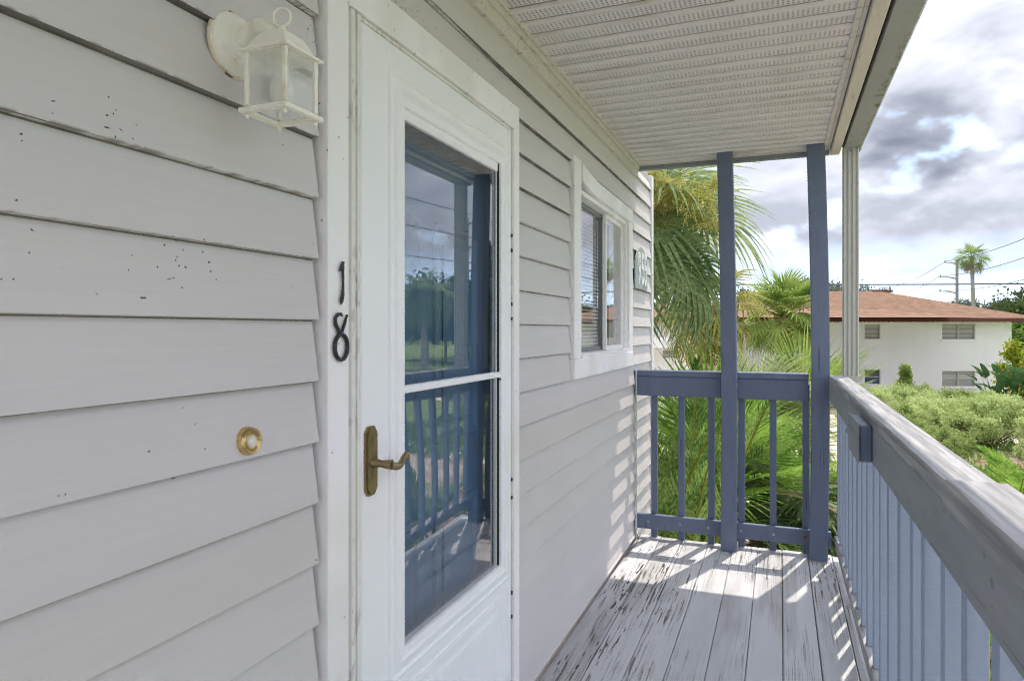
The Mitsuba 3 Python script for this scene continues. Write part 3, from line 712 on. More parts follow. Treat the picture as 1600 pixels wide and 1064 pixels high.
for s in (-1, 1):
    put(L + '__pane', trimesh.Trimesh([(LX - w + 0.007, LY + s * (w - 0.004), 1.652), (LX + w - 0.007, LY + s * (w - 0.004), 1.652), (LX + w - 0.007, LY + s * (w - 0.004), 1.744), (LX - w + 0.007, LY + s * (w - 0.004), 1.744)], [(0, 1, 2), (0, 2, 3)], process=False), 'frosted_glass')
    put(L + '__pane', trimesh.Trimesh([(LX + s * (w - 0.004), LY - w + 0.007, 1.652), (LX + s * (w - 0.004), LY + w - 0.007, 1.652), (LX + s * (w - 0.004), LY + w - 0.007, 1.744), (LX + s * (w - 0.004), LY - w + 0.007, 1.744)], [(0, 1, 2), (0, 2, 3)], process=False), 'frosted_glass')
put(L + '__bulb', lathe([(0, 1.668), (0.010, 1.670), (0.0175, 1.678), (0.019, 1.690), (0.0155, 1.703), (0.011, 1.716), (0.011, 1.744)], 20).apply_translation((LX, LY, 0)), 'bulb_white', smooth=True)
put(L + '__socket_label', box(LX - 0.026, LX - 0.0255, LY - 0.020, LY + 0.020, 1.676, 1.716), 'lamp_card')

N1 = put('house_number', cat([tube([(0.0355, 1.1655 + dy, z) for dy, z in ((-0.006, 1.430), (-0.002, 1.437), (0.003, 1.446), (0.0035, 1.449))], [0.002, 0.0035, 0.003, 0.002], 8),
                              tube([(0.0355, 1.1655 + dy, z) for dy, z in ((0.003, 1.449), (0.0025, 1.425), (0.0035, 1.400), (0.002, 1.380), (-0.002, 1.368), (-0.0045, 1.360))], [0.0032, 0.003, 0.0026, 0.0036, 0.0042, 0.001], 8),
                              tube([(0.035, 1.1655 - 0.009, 1.428), (0.035, 1.1655 - 0.003, 1.436)], [0.0012, 0.0028], 6)]), 'black_metal', smooth=40)
tag(N1, 'black metal digit 1, the upper digit on the white casing left of the door', 'house number')
cy8, cz8 = 1.163, 1.2745
lp = np.linspace(0, 2 * np.pi, 25)
low8 = tube(np.c_[np.full(25, 0.0355), cy8 + 0.0215 * np.sin(lp), cz8 + 0.026 * np.cos(lp)], 0.0043, 8, caps=False)
up8 = tube([(0.0355, cy8 + a, z) for a, z in ((0.001, 1.300), (-0.010, 1.309), (-0.0195, 1.322), (-0.020, 1.333), (-0.012, 1.3405), (-0.002, 1.3415), (0.003, 1.338))], [0.0036, 0.0038, 0.0038, 0.0036, 0.0036, 0.0034, 0.002], 8)
arm8 = tube([(0.0355, cy8 + a, z) for a, z in ((-0.004, 1.298), (0.004, 1.309), (0.012, 1.324), (0.0195, 1.340))], [0.0036, 0.0036, 0.0032, 0.0026], 8)
N8 = put('house_number', cat([low8, up8, arm8]), 'black_metal', smooth=40)
tag(N8, 'black metal digit 8, the lower digit on the white casing left of the door', 'house number')

Bn = fresh('doorbell')
tag(Bn, 'round brass doorbell with a pale centre button on the siding', 'doorbell')
Mb = np.array([[0, 0, 1, 0.010], [1, 0, 0, 0.922], [0, 1, 0, 1.1190], [0, 0, 0, 1.0]])
put(Bn + '__rim', moved(lathe([(0, 0.0135), (0.0115, 0.0125), (0.0145, 0.0145), (0.017, 0.0185), (0.0195, 0.019), (0.0225, 0.016), (0.0245, 0.009), (0.0245, 0.0), (0, 0)], 40), Mb), 'bright_brass', smooth=50)
put(Bn + '__button_ring', moved(lathe([(0, 0.0175), (0.0095, 0.0175), (0.0108, 0.0155), (0.0108, 0.006), (0, 0.006)], 28), Mb), 'aluminum', smooth=40)
put(Bn + '__button', moved(lathe([(0, 0.0215), (0.004, 0.021), (0.0072, 0.019), (0.0078, 0.016), (0, 0.016)], 24), Mb), 'button_ivory', smooth=50)

Pq = fresh('address_plaque')
tag(Pq, 'arched grey plaque with white digits 955 on the siding beyond the window', 'plaque')
arch = [(4.235 + 0.41 * t, 1.72 + 0.125 * math.sin(math.pi * t) ** 0.6) for t in np.linspace(0, 1, 20)] + [(4.645, 1.572), (4.235, 1.572)]
pp = trimesh.creation.extrude_polygon(Polygon(arch), 0.006, engine='earcut')
My = np.array([[0, 0, 1, 0.0205], [1, 0, 0, 0], [0, 1, 0, 0], [0, 0, 0, 1.0]])
put(Pq + '__plate', moved(pp, My), 'plaque_grey')
for ch, y in zip('955', (4.325, 4.435, 4.535)):
    dgt = meshkit.text_mesh(ch, 0.15, 0.003, bold=True); b0 = dgt.bounds
    dgt.apply_translation((-b0[0, 0], -b0[0, 1], 0)); dgt.apply_scale([0.86, 1.3, 1.0])
    put(Pq + '__digit', moved(dgt, np.array([[0, 0, 1, 0.0258], [1, 0, 0, y], [0, 1, 0, 1.600], [0, 0, 0, 1.0]])), 'plaque_white')

# ------------------------------------------------------------------ apartment block across the garden (local frame: X right, Y away, z up)
BO = EYE * [1, 1, 0] + 40.0 * FWD
BM = np.eye(4); BM[:3, 0], BM[:3, 1], BM[:3, 3] = RGT, FWD, BO
loc = lambda m: moved(m, BM)


def hip(x0, x1, y0, y1, z0, xa, xb, yr, zr):
    v = [(x0, y0, z0), (x1, y0, z0), (x1, y1, z0), (x0, y1, z0), (xa, yr, zr), (xb, yr, zr)]
    return trimesh.Trimesh(v, [(0, 1, 5), (0, 5, 4), (1, 2, 5), (2, 3, 4), (2, 4, 5), (3, 0, 4)], process=False)


def wall_with_holes(x0, x1, z0, z1, holes, y=0.0, depth=0.25):
    from shapely.geometry import box as sbox
    poly = sbox(x0, z0, x1, z1)
    for h in holes:
        poly = poly.difference(sbox(*h))
    m = trimesh.creation.extrude_polygon(poly, depth, engine='earcut')
    return moved(m, np.array([[1, 0, 0, 0], [0, 0, 1, y], [0, 1, 0, 0], [0, 0, 0, 1.0]]))


FB = fresh('apartment_block')
tag(FB, 'white two-storey apartment block with brown hip roof and dark red fascia across the garden', 'building')
wins = [(20.72, 0.75, 21.65, 1.62), (20.72, -1.90, 21.65, -1.03), (25.27, 0.73, 27.22, 1.65), (25.27, -2.05, 27.22, -1.12)]
holes = [(a, b, c, d) for a, b, c, d in wins]
put(FB + '__wall', cat([loc(wall_with_holes(11.0, 29.35, -3.0, 1.80, holes)), loc(box(29.10, 29.349, 0.251, 11.0, -3, 1.80)), loc(box(11.0, 11.25, 0.251, 11.0, -3, 1.80)), loc(box(11.251, 29.099, 10.75, 11.0, -3, 1.80))]), 'stucco')
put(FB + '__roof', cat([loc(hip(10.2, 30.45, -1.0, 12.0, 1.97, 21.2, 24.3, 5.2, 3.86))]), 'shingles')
put(FB + '__roof__fascia', cat([loc(box(10.2, 30.45, -1.0, -0.97, 1.745, 1.965)), loc(box(30.42, 30.45, -0.969, 12, 1.745, 1.965))]), 'red_fascia')
put(FB + '__roof__eave', loc(box(10.3, 30.40, -0.96, 11.9, 1.81, 1.86)), 'eave_white')
put(FB + '__roof__vent', loc(box(23.9, 25.2, 5.05, 5.35, 3.78, 3.94)), 'shingles')
for n, (a, b, c, d) in enumerate(wins):
    two = c - a > 1.5
    wk = FB + '__window' + ('' if n == 0 else f'_{n:03d}')
    mid = [(a + c) / 2] if two else []
    bars = [box(a, c, 0.06, 0.10, b, b + 0.04), box(a, c, 0.06, 0.10, d - 0.04, d), box(a, a + 0.04, 0.055, 0.105, b, d), box(c - 0.04, c, 0.055, 0.105, b, d), box(a + 0.04, c - 0.04, 0.065, 0.095, (b + d) / 2 - 0.03, (b + d) / 2 + 0.03)]
    bars += [box(m - 0.035, m + 0.035, 0.05, 0.11, b, d) for m in mid]
    put(wk + '__frame', loc(cat(bars)), 'far_frame')
    put(wk + '__sill', loc(box(a - 0.08, c + 0.08, -0.08, 0.05, b - 0.10, b - 0.005)), 'stucco')
    put(wk + '__pane', loc(box(a, c, 0.13, 0.14, (b + d) / 2, d)), 'far_curtain' if n != 1 else 'far_dark')
    put(wk + '__pane', loc(box(a, c, 0.15, 0.16, b, (b + d) / 2)), {0: 'far_curtain', 1: 'far_blue', 2: 'far_curtain', 3: 'far_curtain'}[n])

WB = fresh('apartment_block')
tag(WB, 'lower white apartment wing with a balcony and brown roof at the left, behind the palms', 'building')
put(WB + '__wall', cat([loc(wall_with_holes(1.0, 10.15, -3.0, 1.75, [(8.15, -0.22, 8.98, 0.20)], y=-3.2)), loc(box(9.90, 10.149, -2.949, 9, -3, 1.75)), loc(box(1.0, 1.25, -2.949, 9, -3, 1.75))]), 'stucco')
put(WB + '__balcony', cat([loc(box(1.0, 10.1, -4.4, -4.28, 0.36, 0.92)), loc(box(1.0, 10.1, -4.279, -3.2, 0.28, 0.40)), loc(box(9.98, 10.1, -4.279, -3.2, 0.401, 0.92))]), 'stucco')
put(WB + '__balcony__edge', loc(box(0.98, 10.12, -4.42, -4.40, 0.30, 0.36)), 'far_frame')
put(WB + '__window__pane', loc(box(8.15, 8.98, -3.05, -3.03, -0.22, 0.20)), 'far_curtain')
put(WB + '__window__frame', loc(cat([box(8.15, 8.98, -3.12, -3.08, -0.22, -0.18), box(8.15, 8.98, -3.12, -3.08, 0.16, 0.20), box(8.545, 8.585, -3.12, -3.08, -0.18, 0.16)])), 'far_frame')
put(WB + '__roof', loc(hip(0.0, 25.0, -4.0, 15.0, 1.95, 4.0, 19.0, 6.5, 3.18)), 'shingles')
put(WB + '__roof__fascia', loc(box(0.0, 10.19, -4.0, -3.97, 1.74, 1.945)), 'red_fascia')

# brick pillar by the block
BP = fresh('brick_pillar')
tag(BP, 'small red brick pillar just past the railing cap, in front of the white block', 'pillar')
for r in range(9):
    for c in range(2):
        put(BP + '__brick', box(5.0 + (0 if r % 2 else 0.11) * 0 + c * 0.23, 5.22 + c * 0.23, 38.0, 38.30, -3.0 + r * 0.115, -2.895 + r * 0.115, 0.008), 'red_brick')

# ------------------------------------------------------------------ utility poles and wires
def pole(x, y, top, label):
    P = fresh('utility_pole')
    tag(P, label, 'utility pole', None)
    put(P + '__shaft', tube([(x, y, -3), (x, y, top)], [0.20, 0.15], 12), 'pole_wood', smooth=50)
    for z, l in ((top - 0.2, 1.2), (top - 1.9, 1.7), (top - 3.6, 1.7)):
        put(P + '__bracket', tube([(x - 0.1, y, z - 0.2), (x - l * 0.5, y, z), (x - l, y, z + 0.02)], [0.09, 0.07, 0.05], 8), 'pole_wood')
        put(P + '__insulator', lathe([(0, 0), (0.09, 0.02), (0.06, 0.10), (0.09, 0.14), (0, 0.3)], 10).apply_translation((x - l, y, z)), 'wire_black')
    return P


pole(20.2, 44.5, 9.3, 'tall grey utility pole standing on the lawn to the right of the balcony')
pole(20.2, 93.6, 9.4, 'grey utility pole rising behind the roof beside the tall fan palm')
pole(20.2, 146.0, 9.4, 'distant utility pole showing just above the peak of the brown roof')
pole(20.2, -12.0, 9.3, 'utility pole beside the house, behind the viewer')
for i, (dx, dz) in enumerate(((-1.2, -0.2), (-1.7, -1.9), (-1.7, -3.6))):
    pts = []
    for (ya, yb) in ((-12, 44.5), (44.5, 93.6), (93.6, 146), (146, 199)):
        t = np.linspace(0, 1, 14)[:-1]
        pts.append(np.c_[np.full(13, 20.2 + dx), ya + (yb - ya) * t, 9.45 + dz + 0.1 - 3.2 * t * (1 - t)])
    wk = put('power_line', tube(np.vstack(pts), 0.028, 5), 'wire_black')
    tag(wk, ['uppermost power line strung from pole to pole', 'middle power line strung from pole to pole', 'lowest power line strung from pole to pole'][i], 'wire')
c0 = EYE + 78 * FWD
t = np.linspace(0, 1, 40)
cb = np.c_[(c0[None, :2] + np.outer(-20 + 110 * t, RGT[:2])), 7.05 - 0.6 * t * (1 - t) * 4 + 0 * t]
tag(put('sky_streak', tube(cb, 0.085, 6), 'wire_black'), 'thick grey tube added for a streak crossing the sky above the roofs', 'sky_streak')  # added tube standing in for a cloud streak

# ------------------------------------------------------------------ plants
def fan_leaf(r, R=1.0, nseg=36, spread=2.2, droop=0.5, hang=0.5, fuse=0.42, wid=0.95, costa=0.25, nst=6):
    """a fan leaf: base at the origin, midrib along +X, upper side +Z; folded segments fused below, with hanging tips"""
    A = np.linspace(-spread, spread, nseg)
    V, F, o = [], [], 0
    st = np.linspace(0, 1, nst + 1)
    half = spread / nseg * 1.02
    for i, a in enumerate(A):
        L = R * (0.72 + 0.28 * math.cos(a * 0.62)) * r.uniform(0.92, 1.05)
        bx0 = costa * R * max(0, math.cos(a * 0.5)) * (1 - abs(a) / (spread + 0.3))
        d = np.array([math.cos(a), math.sin(a), 0.0])
        n = np.array([-math.sin(a), math.cos(a), 0.0])
        dr_, hg = droop * r.uniform(0.8, 1.2), hang * r.uniform(0.6, 1.4)
        sw = r.normal(0, 0.05)
        for s in st:
            rad = s * L
            # width grows with the fan until the segments part, then tapers
            wv = rad * math.tan(half) if s < fuse else fuse * L * math.tan(half) * wid * max(0.04, 1 - ((s - fuse) / (1 - fuse)) ** 1.4)
            c = d * (rad * (1 - 0.30 * hg * max(0, s - 0.5) ** 1.5)) + np.array([bx0, 0, 0])
            c = c + n * sw * rad * max(0, s - fuse)
            z = -dr_ * (c[0] ** 2) / R * 0.5 - hg * L * max(0, s - fuse * 0.9) ** 1.8 * 1.2 + 0.10 * abs(math.sin(a)) * rad
            c = c + np.array([0, 0, z])
            fold = wv * 0.55
            V += [c - n * wv + [0, 0, fold], c, c + n * wv + [0, 0, fold]]
        for k in range(nst):
            q = o + 3 * k
            F += [(q, q + 1, q + 4), (q, q + 4, q + 3), (q + 1, q + 2, q + 5), (q + 1, q + 5, q + 4)]
        o += 3 * (nst + 1)
    return trimesh.Trimesh(np.array(V), np.array(F), process=False)


def pinnate(r, Ln=2.0, n=34, leaf=0.42, width=0.022, arch=0.5, vee=0.5, hang=0.3, lift=0.0, twist=0.0, nst=3):
    """(blade, rachis): a feather leaf along +X, arching down"""
    t = np.linspace(0, 1, 18)
    xs = Ln * t * (1 - 0.18 * arch * t)
    zs = lift * t * Ln - arch * Ln * 0.55 * t ** 2.2
    path = np.c_[xs, 0.06 * Ln * twist * t ** 2, zs]
    tn = np.gradient(path, axis=0); tn /= np.linalg.norm(tn, axis=1, keepdims=True)
    V, F, o = [], [], 0
    for i in range(n):
        u = 0.14 + 0.85 * (i + 0.5) / n
        k = u * 17; i0 = min(int(k), 16); w = k - i0
        c, tg = path[i0] * (1 - w) + path[i0 + 1] * w, tn[i0] * (1 - w) + tn[i0 + 1] * w
        side = np.cross([0, 0, 1.0], tg); side /= np.linalg.norm(side)
        up = np.cross(tg, side)
        for sg in (-1, 1):
            L = leaf * (math.sin(math.pi * min(1, 0.18 + 0.80 * u)) ** 0.7) * r.uniform(0.88, 1.08)
            sweepa = 0.55 + 0.75 * u + r.normal(0, 0.05)
            v_ = vee + r.normal(0, 0.08)
            d = tg * math.sin(sweepa) * 0.85 + side * sg * math.cos(sweepa) * math.cos(v_) * 1.1 + up * math.sin(v_) * 0.8
            d /= np.linalg.norm(d)
            wn = np.cross(d, up); wn /= np.linalg.norm(wn) + 1e-9
            h = hang * r.uniform(0.6, 1.4)
            for s in np.linspace(0, 1, nst + 1):
                p = c + d * L * s - np.array([0, 0, 1.0]) * h * L * s ** 2
                wv = width * (0.35 + 1.3 * s) if s < 0.45 else width * max(0.03, (1.0 - s) / 0.55)
                V += [p - wn * wv, p + up * wv * -0.25, p + wn * wv]
            for k2 in range(nst):
                q = o + 3 * k2
                F += [(q, q + 1, q + 4), (q, q + 4, q + 3), (q + 1, q + 2, q + 5), (q + 1, q + 5, q + 4)]
            o += 3 * (nst + 1)
    return trimesh.Trimesh(np.array(V), np.array(F), process=False), tube(path, np.linspace(0.016, 0.004, 18) * (Ln / 2.0), 6)


def fan_palm(name, label, c, R, nleaf, trunk_to, trunk_r, seed, leafm='sabal_leaf', lo=-0.7, hi=1.35, nseg=34, droop=0.5, hang=0.6, pet=0.85, bark='palm_bark', boots=True, skirt=0, lean=(0, 0), cat_='palm tree', group=None, az=None, kw=None):
    r = np.random.default_rng(seed)
    P = fresh(name)
    tag(P, label, cat_, group)
    c = np.array(c, float)
    if trunk_to is not None:
        base = np.array([c[0] - lean[0], c[1] - lean[1], trunk_to])
        t = np.linspace(0, 1, 14)
        path = base + (c - base) * t[:, None] + np.c_[0.12 * np.sin(t * 3) * lean[0], 0 * t, 0 * t]
        put(P + '__trunk', tube(path, trunk_r * (1.12 - 0.22 * t + 0.05 * np.sin(t * 40)), 14), bark, smooth=60)
        if boots:
            bs = []
            for i in range(46):
                a, zz = i * 2.4, c[2] - 0.05 - R * 0.75 * (i / 46)
                o = np.array([c[0] + trunk_r * 0.85 * math.cos(a), c[1] + trunk_r * 0.85 * math.sin(a), zz])
                d = np.array([math.cos(a) * 0.55, math.sin(a) * 0.55, 0.85])
                bs.append(tube([o, o + d * 0.11 * R, o + d * 0.24 * R], [0.055 * R, 0.045 * R, 0.03 * R], 5))
            put(P + '__boots', cat(bs), 'palm_boot')
    for i in range(nleaf):
        u = (i + 0.5) / nleaf
        el = lo + (hi - lo) * u + r.normal(0, 0.08)
        a = i * 2.39996 + r.normal(0, 0.15) if az is None else r.uniform(*az)
        d = np.array([math.cos(a) * math.cos(el), math.sin(a) * math.cos(el), math.sin(el)])
        pl_ = pet * R * r.uniform(0.85, 1.1)
        sag = 0.16 * pl_ * (1 - max(0, el) * 0.5)
        h = c + d * pl_ - np.array([0, 0, sag])
        bd = d + np.array([0, 0, -0.28 - 0.25 * (el < 0.4)])
        lf = fan_leaf(r, R * r.uniform(0.85, 1.1), nseg, droop=droop * r.uniform(0.7, 1.3), hang=hang * (1.25 - 0.5 * u), **(kw or {}))
        roll = r.normal(0, 0.35)
        up = np.array([0, 0, 1.0]) + 0.5 * d * (1 if el > 0.6 else 0) + roll * np.cross(d, [0, 0, 1.0])
        m = frame(h, bd, up)
        mesh = cat([moved(lf, m), tube([c + d * trunk_r * 0.3, c + d * pl_ * 0.5 - [0, 0, sag * 0.3], h, h + bd / np.linalg.norm(bd) * 0.12 * R], [0.03 * R, 0.018 * R, 0.014 * R, 0.006 * R], 6)])
        put(P + '__leaf', mesh, leafm if not (skirt and i < skirt) else 'dead_leaf')
    return P, c, r


def feather_palm(name, label, base, fronds, seed, leafm='areca_leaf', spread=0.5, Ln=2.4, leaf=0.45, width=0.02, arch=0.7, vee=0.5, hang=0.35, n=36, el=(0.9, 1.4), canes=4, az=None, cat_='palm', group=None, rachis='rachis_yellow', dead=0):
    r = np.random.default_rng(seed)
    P = fresh(name)
    tag(P, label, cat_, group)
    base = np.array(base, float)
    for i in range(canes):
        o = base + [r.uniform(-spread, spread) * 0.5, r.uniform(-spread, spread) * 0.5, 0]
        put(P + '__cane', tube([o * [1, 1, 0] + [0, 0, -3.0], o + [0, 0, 0.05]], [0.05, 0.035], 8), 'rachis_yellow')
    for i in range(fronds):
        a = (i * 2.39996 + r.normal(0, 0.3)) if az is None else r.uniform(*az)
        e = r.uniform(*el)
        bl_, ra = pinnate(r, Ln * r.uniform(0.8, 1.12), n, leaf * r.uniform(0.9, 1.1), width, arch * r.uniform(0.75, 1.25), vee, hang, twist=r.normal(0, 1))
        o = base + [r.uniform(-spread, spread) * 0.5, r.uniform(-spread, spread) * 0.5, r.uniform(-0.1, 0.2)]
        d = np.array([math.cos(a) * math.cos(e), math.sin(a) * math.cos(e), math.sin(e)])
        side = np.array([-math.sin(a), math.cos(a), 0])
        m = np.eye(4); m[:3, 0] = d; m[:3, 1] = side; m[:3, 2] = np.cross(d, side); m[:3, 3] = o
        k_ = put(P + '__frond', moved(bl_, m), leafm if i >= dead else 'dead_leaf')
        put(k_ + '__rachis', moved(ra, m), rachis if i >= dead else 'dead_leaf')
    return P


# near cabbage palm beyond the house corner, with its flower stalks
P, c, r = fan_palm('cabbage_palm', 'large cabbage palm with hanging leaf tips and yellow flower stalks beyond the house corner', (-0.58, 7.15, 2.40), 0.84, 31, -3.0, 0.17, 21, lo=-0.58, hi=1.2, nseg=38, droop=0.5, hang=0.62, pet=0.66, leafm='sabal_leaf', kw=dict(nst=9, fuse=0.42, wid=1.15))
for i in range(7):
    a, e = [-1.35, -1.05, -0.85, -0.72, -0.95, -1.2, -0.78][i], [0.20, 0.42, 0.28, 0.38, 0.30, 0.48, 0.12][i]
    d = np.array([math.cos(a) * math.cos(e), math.sin(a) * math.cos(e), math.sin(e)])
    t = np.linspace(0, 1, 9)
    st = c + np.outer(t, d) * 1.45 - np.outer(t ** 2, [0, 0, 1]) * 0.38
    ms = [tube(st, np.linspace(0.016, 0.004, 9), 6)]
    for k in range(90):
        u = r.uniform(0.25, 1.0)
        o = st[int(u * 8)]
        dd = r.normal(0, 1, 3) + d * 0.6; dd /= np.linalg.norm(dd)
        L_ = r.uniform(0.10, 0.26)
        p2 = o + dd * L_ * 0.6 - [0, 0, 0.02]
        p3 = o + dd * L_ - [0, 0, L_ * 0.35]
        ms.append(tube([o, p2, p3], [0.004, 0.003, 0.002], 3, caps=False))
        pts = np.array([o + (p3 - o) * q for q in r.uniform(0.25, 1, 26)]) + r.normal(0, 0.014, (26, 3))
        e1, e2 = r.normal(0, 0.010, (26, 3)), r.normal(0, 0.010, (26, 3))
        ms.append(trimesh.Trimesh(np.stack([pts, pts + e1, pts + e2], 1).reshape(-1, 3), np.arange(78).reshape(-1, 3), process=False))
    put(P + '__flower_stalk', cat(ms), 'flower_tan')

fan_palm('cabbage_palm', 'yellowing cabbage palm with a rough brown trunk standing behind the large palm', (-0.62, 15.2, 1.75), 0.72, 22, -3.0, 0.20, 22, leafm='olive_leaf', lo=-1.0, hi=1.1, nseg=22, hang=0.7, bark='palm_boot', kw=dict(nst=5))
fan_palm('cabbage_palm', 'round-headed bright green cabbage palm in front of the brown roof, between the two posts', (0.95, 18.3, 1.62), 0.66, 48, -3.0, 0.17, 23, leafm='sabal_light', lo=-0.75, hi=1.45, nseg=22, droop=0.35, hang=0.22, pet=0.95, kw=dict(nst=5))
fan_palm('fan_palm', 'tall slender fan palm with a skirt of brown leaves rising behind the brown roof', (20.5, 88.3, 9.2), 1.0, 36, -3.0, 0.20, 24, leafm='sabal_light', lo=-1.0, hi=1.3, nseg=16, droop=0.3, hang=0.3, pet=0.9, bark='pale_trunk', boots=False, skirt=9, lean=(-0.5, 0), kw=dict(nst=4, spread=1.7))
fan_palm('fan_palm', 'fan palm with a pale trunk standing alone on the far lawn', (35.5, 66.0, 4.6), 2.0, 40, -3.0, 0.35, 25, leafm='sabal_leaf', lo=-0.8, hi=1.35, nseg=16, bark='pale_trunk', boots=False, kw=dict(nst=4))
# understorey
fan_palm('palmetto', 'bright green young fan palm with long upright blades just past the middle post', (0.24, 7.7, -0.50), 0.98, 15, -3.0, 0.10, 31, leafm='lush_leaf', lo=0.35, hi=1.35, nseg=30, droop=0.2, hang=0.12, pet=0.55, boots=False, skirt=2, cat_='palm', kw=dict(nst=5, spread=1.25, wid=1.1))
fan_palm('palmetto', 'silvery palmetto with stiff fans seen above the far railing between the posts', (0.55, 10.4, -0.14), 0.85, 26, -3.0, 0.10, 32, leafm='pale_leaf', lo=0.1, hi=1.3, nseg=26, droop=0.4, hang=0.5, pet=0.5, boots=False, skirt=2, cat_='palm', kw=dict(nst=5, spread=1.6))
fan_palm('palmetto', 'upright palmetto right beside the right-hand post, above the far railing', (1.22, 11.2, 0.00), 0.85, 16, -3.0, 0.10, 33, leafm='sabal_light', lo=0.45, hi=1.4, nseg=22, droop=0.1, hang=0.05, pet=0.4, boots=False, skirt=2, cat_='palm', kw=dict(nst=4, spread=1.1))
fan_palm('palmetto', 'lush low palmetto with broad spread fans seen through the right bay of the far railing', (0.82, 6.9, -1.45), 0.72, 12, -3.0, 0.09, 34, leafm='lush_leaf', lo=0.05, hi=1.1, nseg=26, droop=0.5, hang=0.2, pet=0.5, boots=False, skirt=2, cat_='palm', kw=dict(nst=5, spread=1.6, wid=1.05))
fan_palm('palmetto', 'low dusty palmetto behind the lush one, lowest in the right bay', (1.25, 9.0, -1.5), 1.0, 16, -3.0, 0.09, 35, leafm='dusty_leaf', lo=0.1, hi=1.2, nseg=24, droop=0.5, hang=0.4, pet=0.5, boots=False, skirt=2, cat_='palm', kw=dict(nst=4, spread=1.6))
feather_palm('areca_palm', 'feathery areca palm with yellow leaf ribs seen through the left bay of the far railing', (-0.12, 6.05, -1.75), 12, 41, leafm='areca_leaf', Ln=2.6, leaf=0.46, width=0.012, arch=0.28, n=52, el=(1.25, 1.5), hang=0.25)
feather_palm('areca_palm', 'tall areca palm behind the middle post', (-0.35, 8.9, -1.6), 18, 42, leafm='areca_leaf', Ln=2.4, leaf=0.5, width=0.018, arch=0.8, n=38, el=(0.7, 1.4))
feather_palm('coconut_palm', 'young palm with broad comb-like drooping leaflets behind the right bay', (1.05, 9.6, -1.35), 14, 43, leafm='dusty_leaf', Ln=2.3, leaf=0.62, width=0.032, arch=1.0, n=30, vee=0.1, hang=0.6, el=(0.5, 1.3))
feather_palm('areca_palm', 'areca palm with dry grey lower fronds at the foot of the right bay', (1.05, 7.3, -2.1), 15, 44, leafm='areca_leaf', Ln=1.8, leaf=0.42, width=0.017, arch=0.9, n=34, el=(0.3, 1.2), dead=6)
feather_palm('areca_palm', 'yellow-green areca palm seen in the gap right of the right-hand post', (1.75, 8.6, -1.7), 15, 45, leafm='lush_leaf', Ln=1.9, leaf=0.42, width=0.016, arch=0.9, n=34, el=(0.5, 1.3))
feather_palm('areca_palm', 'bright green areca palm by the garden path, below the right railing', (5.05, 15.8, -2.35), 20, 46, leafm='lush_leaf', Ln=1.7, leaf=0.5, width=0.03, arch=0.8, n=28, el=(0.3, 1.3))
feather_palm('areca_palm', 'spiky green palm beside the path to the right of the balcony', (5.3, 10.9, -2.3), 16, 47, leafm='dusty_leaf', Ln=1.6, leaf=0.5, width=0.03, arch=0.4, n=26, el=(0.5, 1.4))
feather_palm('areca_palm', 'low areca palm on the lawn edge close to the balcony', (3.3, 8.3, -2.4), 14, 48, leafm='lush_leaf', Ln=1.5, leaf=0.42, width=0.026, arch=0.8, n=26, el=(0.4, 1.3))
feather_palm('areca_palm', 'areca palm filling the ground behind the left bay of the far railing', (-1.2, 9.8, -1.9), 16, 49, leafm='areca_leaf', Ln=2.2, leaf=0.46, width=0.02, arch=0.9, n=34, el=(0.4, 1.35))


def leaf_cloud(r, centres, rad, n, size, up=0.35, slim=0.45):
    """many small folded leaves around the clump centres"""
    k = r.integers(0, len(centres), n)
    p = centres[k] + r.normal(0, 1, (n, 3)) * np.asarray(rad)[k][:, None] * [0.55, 0.55, 0.45]
    d = r.normal(0, 1, (n, 3)) + [0, 0, up]; d /= np.linalg.norm(d, axis=1, keepdims=True)
    e = np.cross(d, r.normal(0, 1, (n, 3))); e /= np.linalg.norm(e, axis=1, keepdims=True) + 1e-9
    s = size * r.uniform(0.6, 1.3, n)[:, None]
    q = np.stack([p, p + d * s * 0.5 + e * s * slim * 0.5, p + d * s, p + d * s * 0.5 - e * s * slim * 0.5], 1)
    f = np.arange(4 * n).reshape(-1, 4)
    return trimesh.Trimesh(q.reshape(-1, 3), np.vstack([f[:, [0, 1, 2]], f[:, [0, 2, 3]]]), process=False)


def shrub_meshes(seed, R, Hh, n, size, slim=0.35, up=0.8, leaf='shrub_leaf'):
    r = np.random.default_rng(seed)
    m = 95
    a, rr = r.uniform(0, 2 * np.pi, m), R * np.sqrt(r.uniform(0.02, 1, m))
    zz = Hh * (0.30 + 0.70 * r.uniform(0, 1, m) ** 0.7 * np.sqrt(np.clip(1 - (rr / R) ** 2 * 0.75, 0.05, 1)))
    cen = np.c_[rr * np.cos(a), rr * np.sin(a), zz]
    crown = leaf_cloud(r, cen, R * r.uniform(0.07, 0.15, m), n, size, up, slim)
    stems = [tube([(0.06 * math.cos(i), 0.06 * math.sin(i), 0), cen[i * 2] * [0.35, 0.35, 0.45], cen[i * 2] * [0.95, 0.95, 0.95]], [0.035, 0.025, 0.008], 5) for i in range(22)]
    return mikit.ply(crown, leaf), mikit.ply(cat(stems), 'twig_brown')


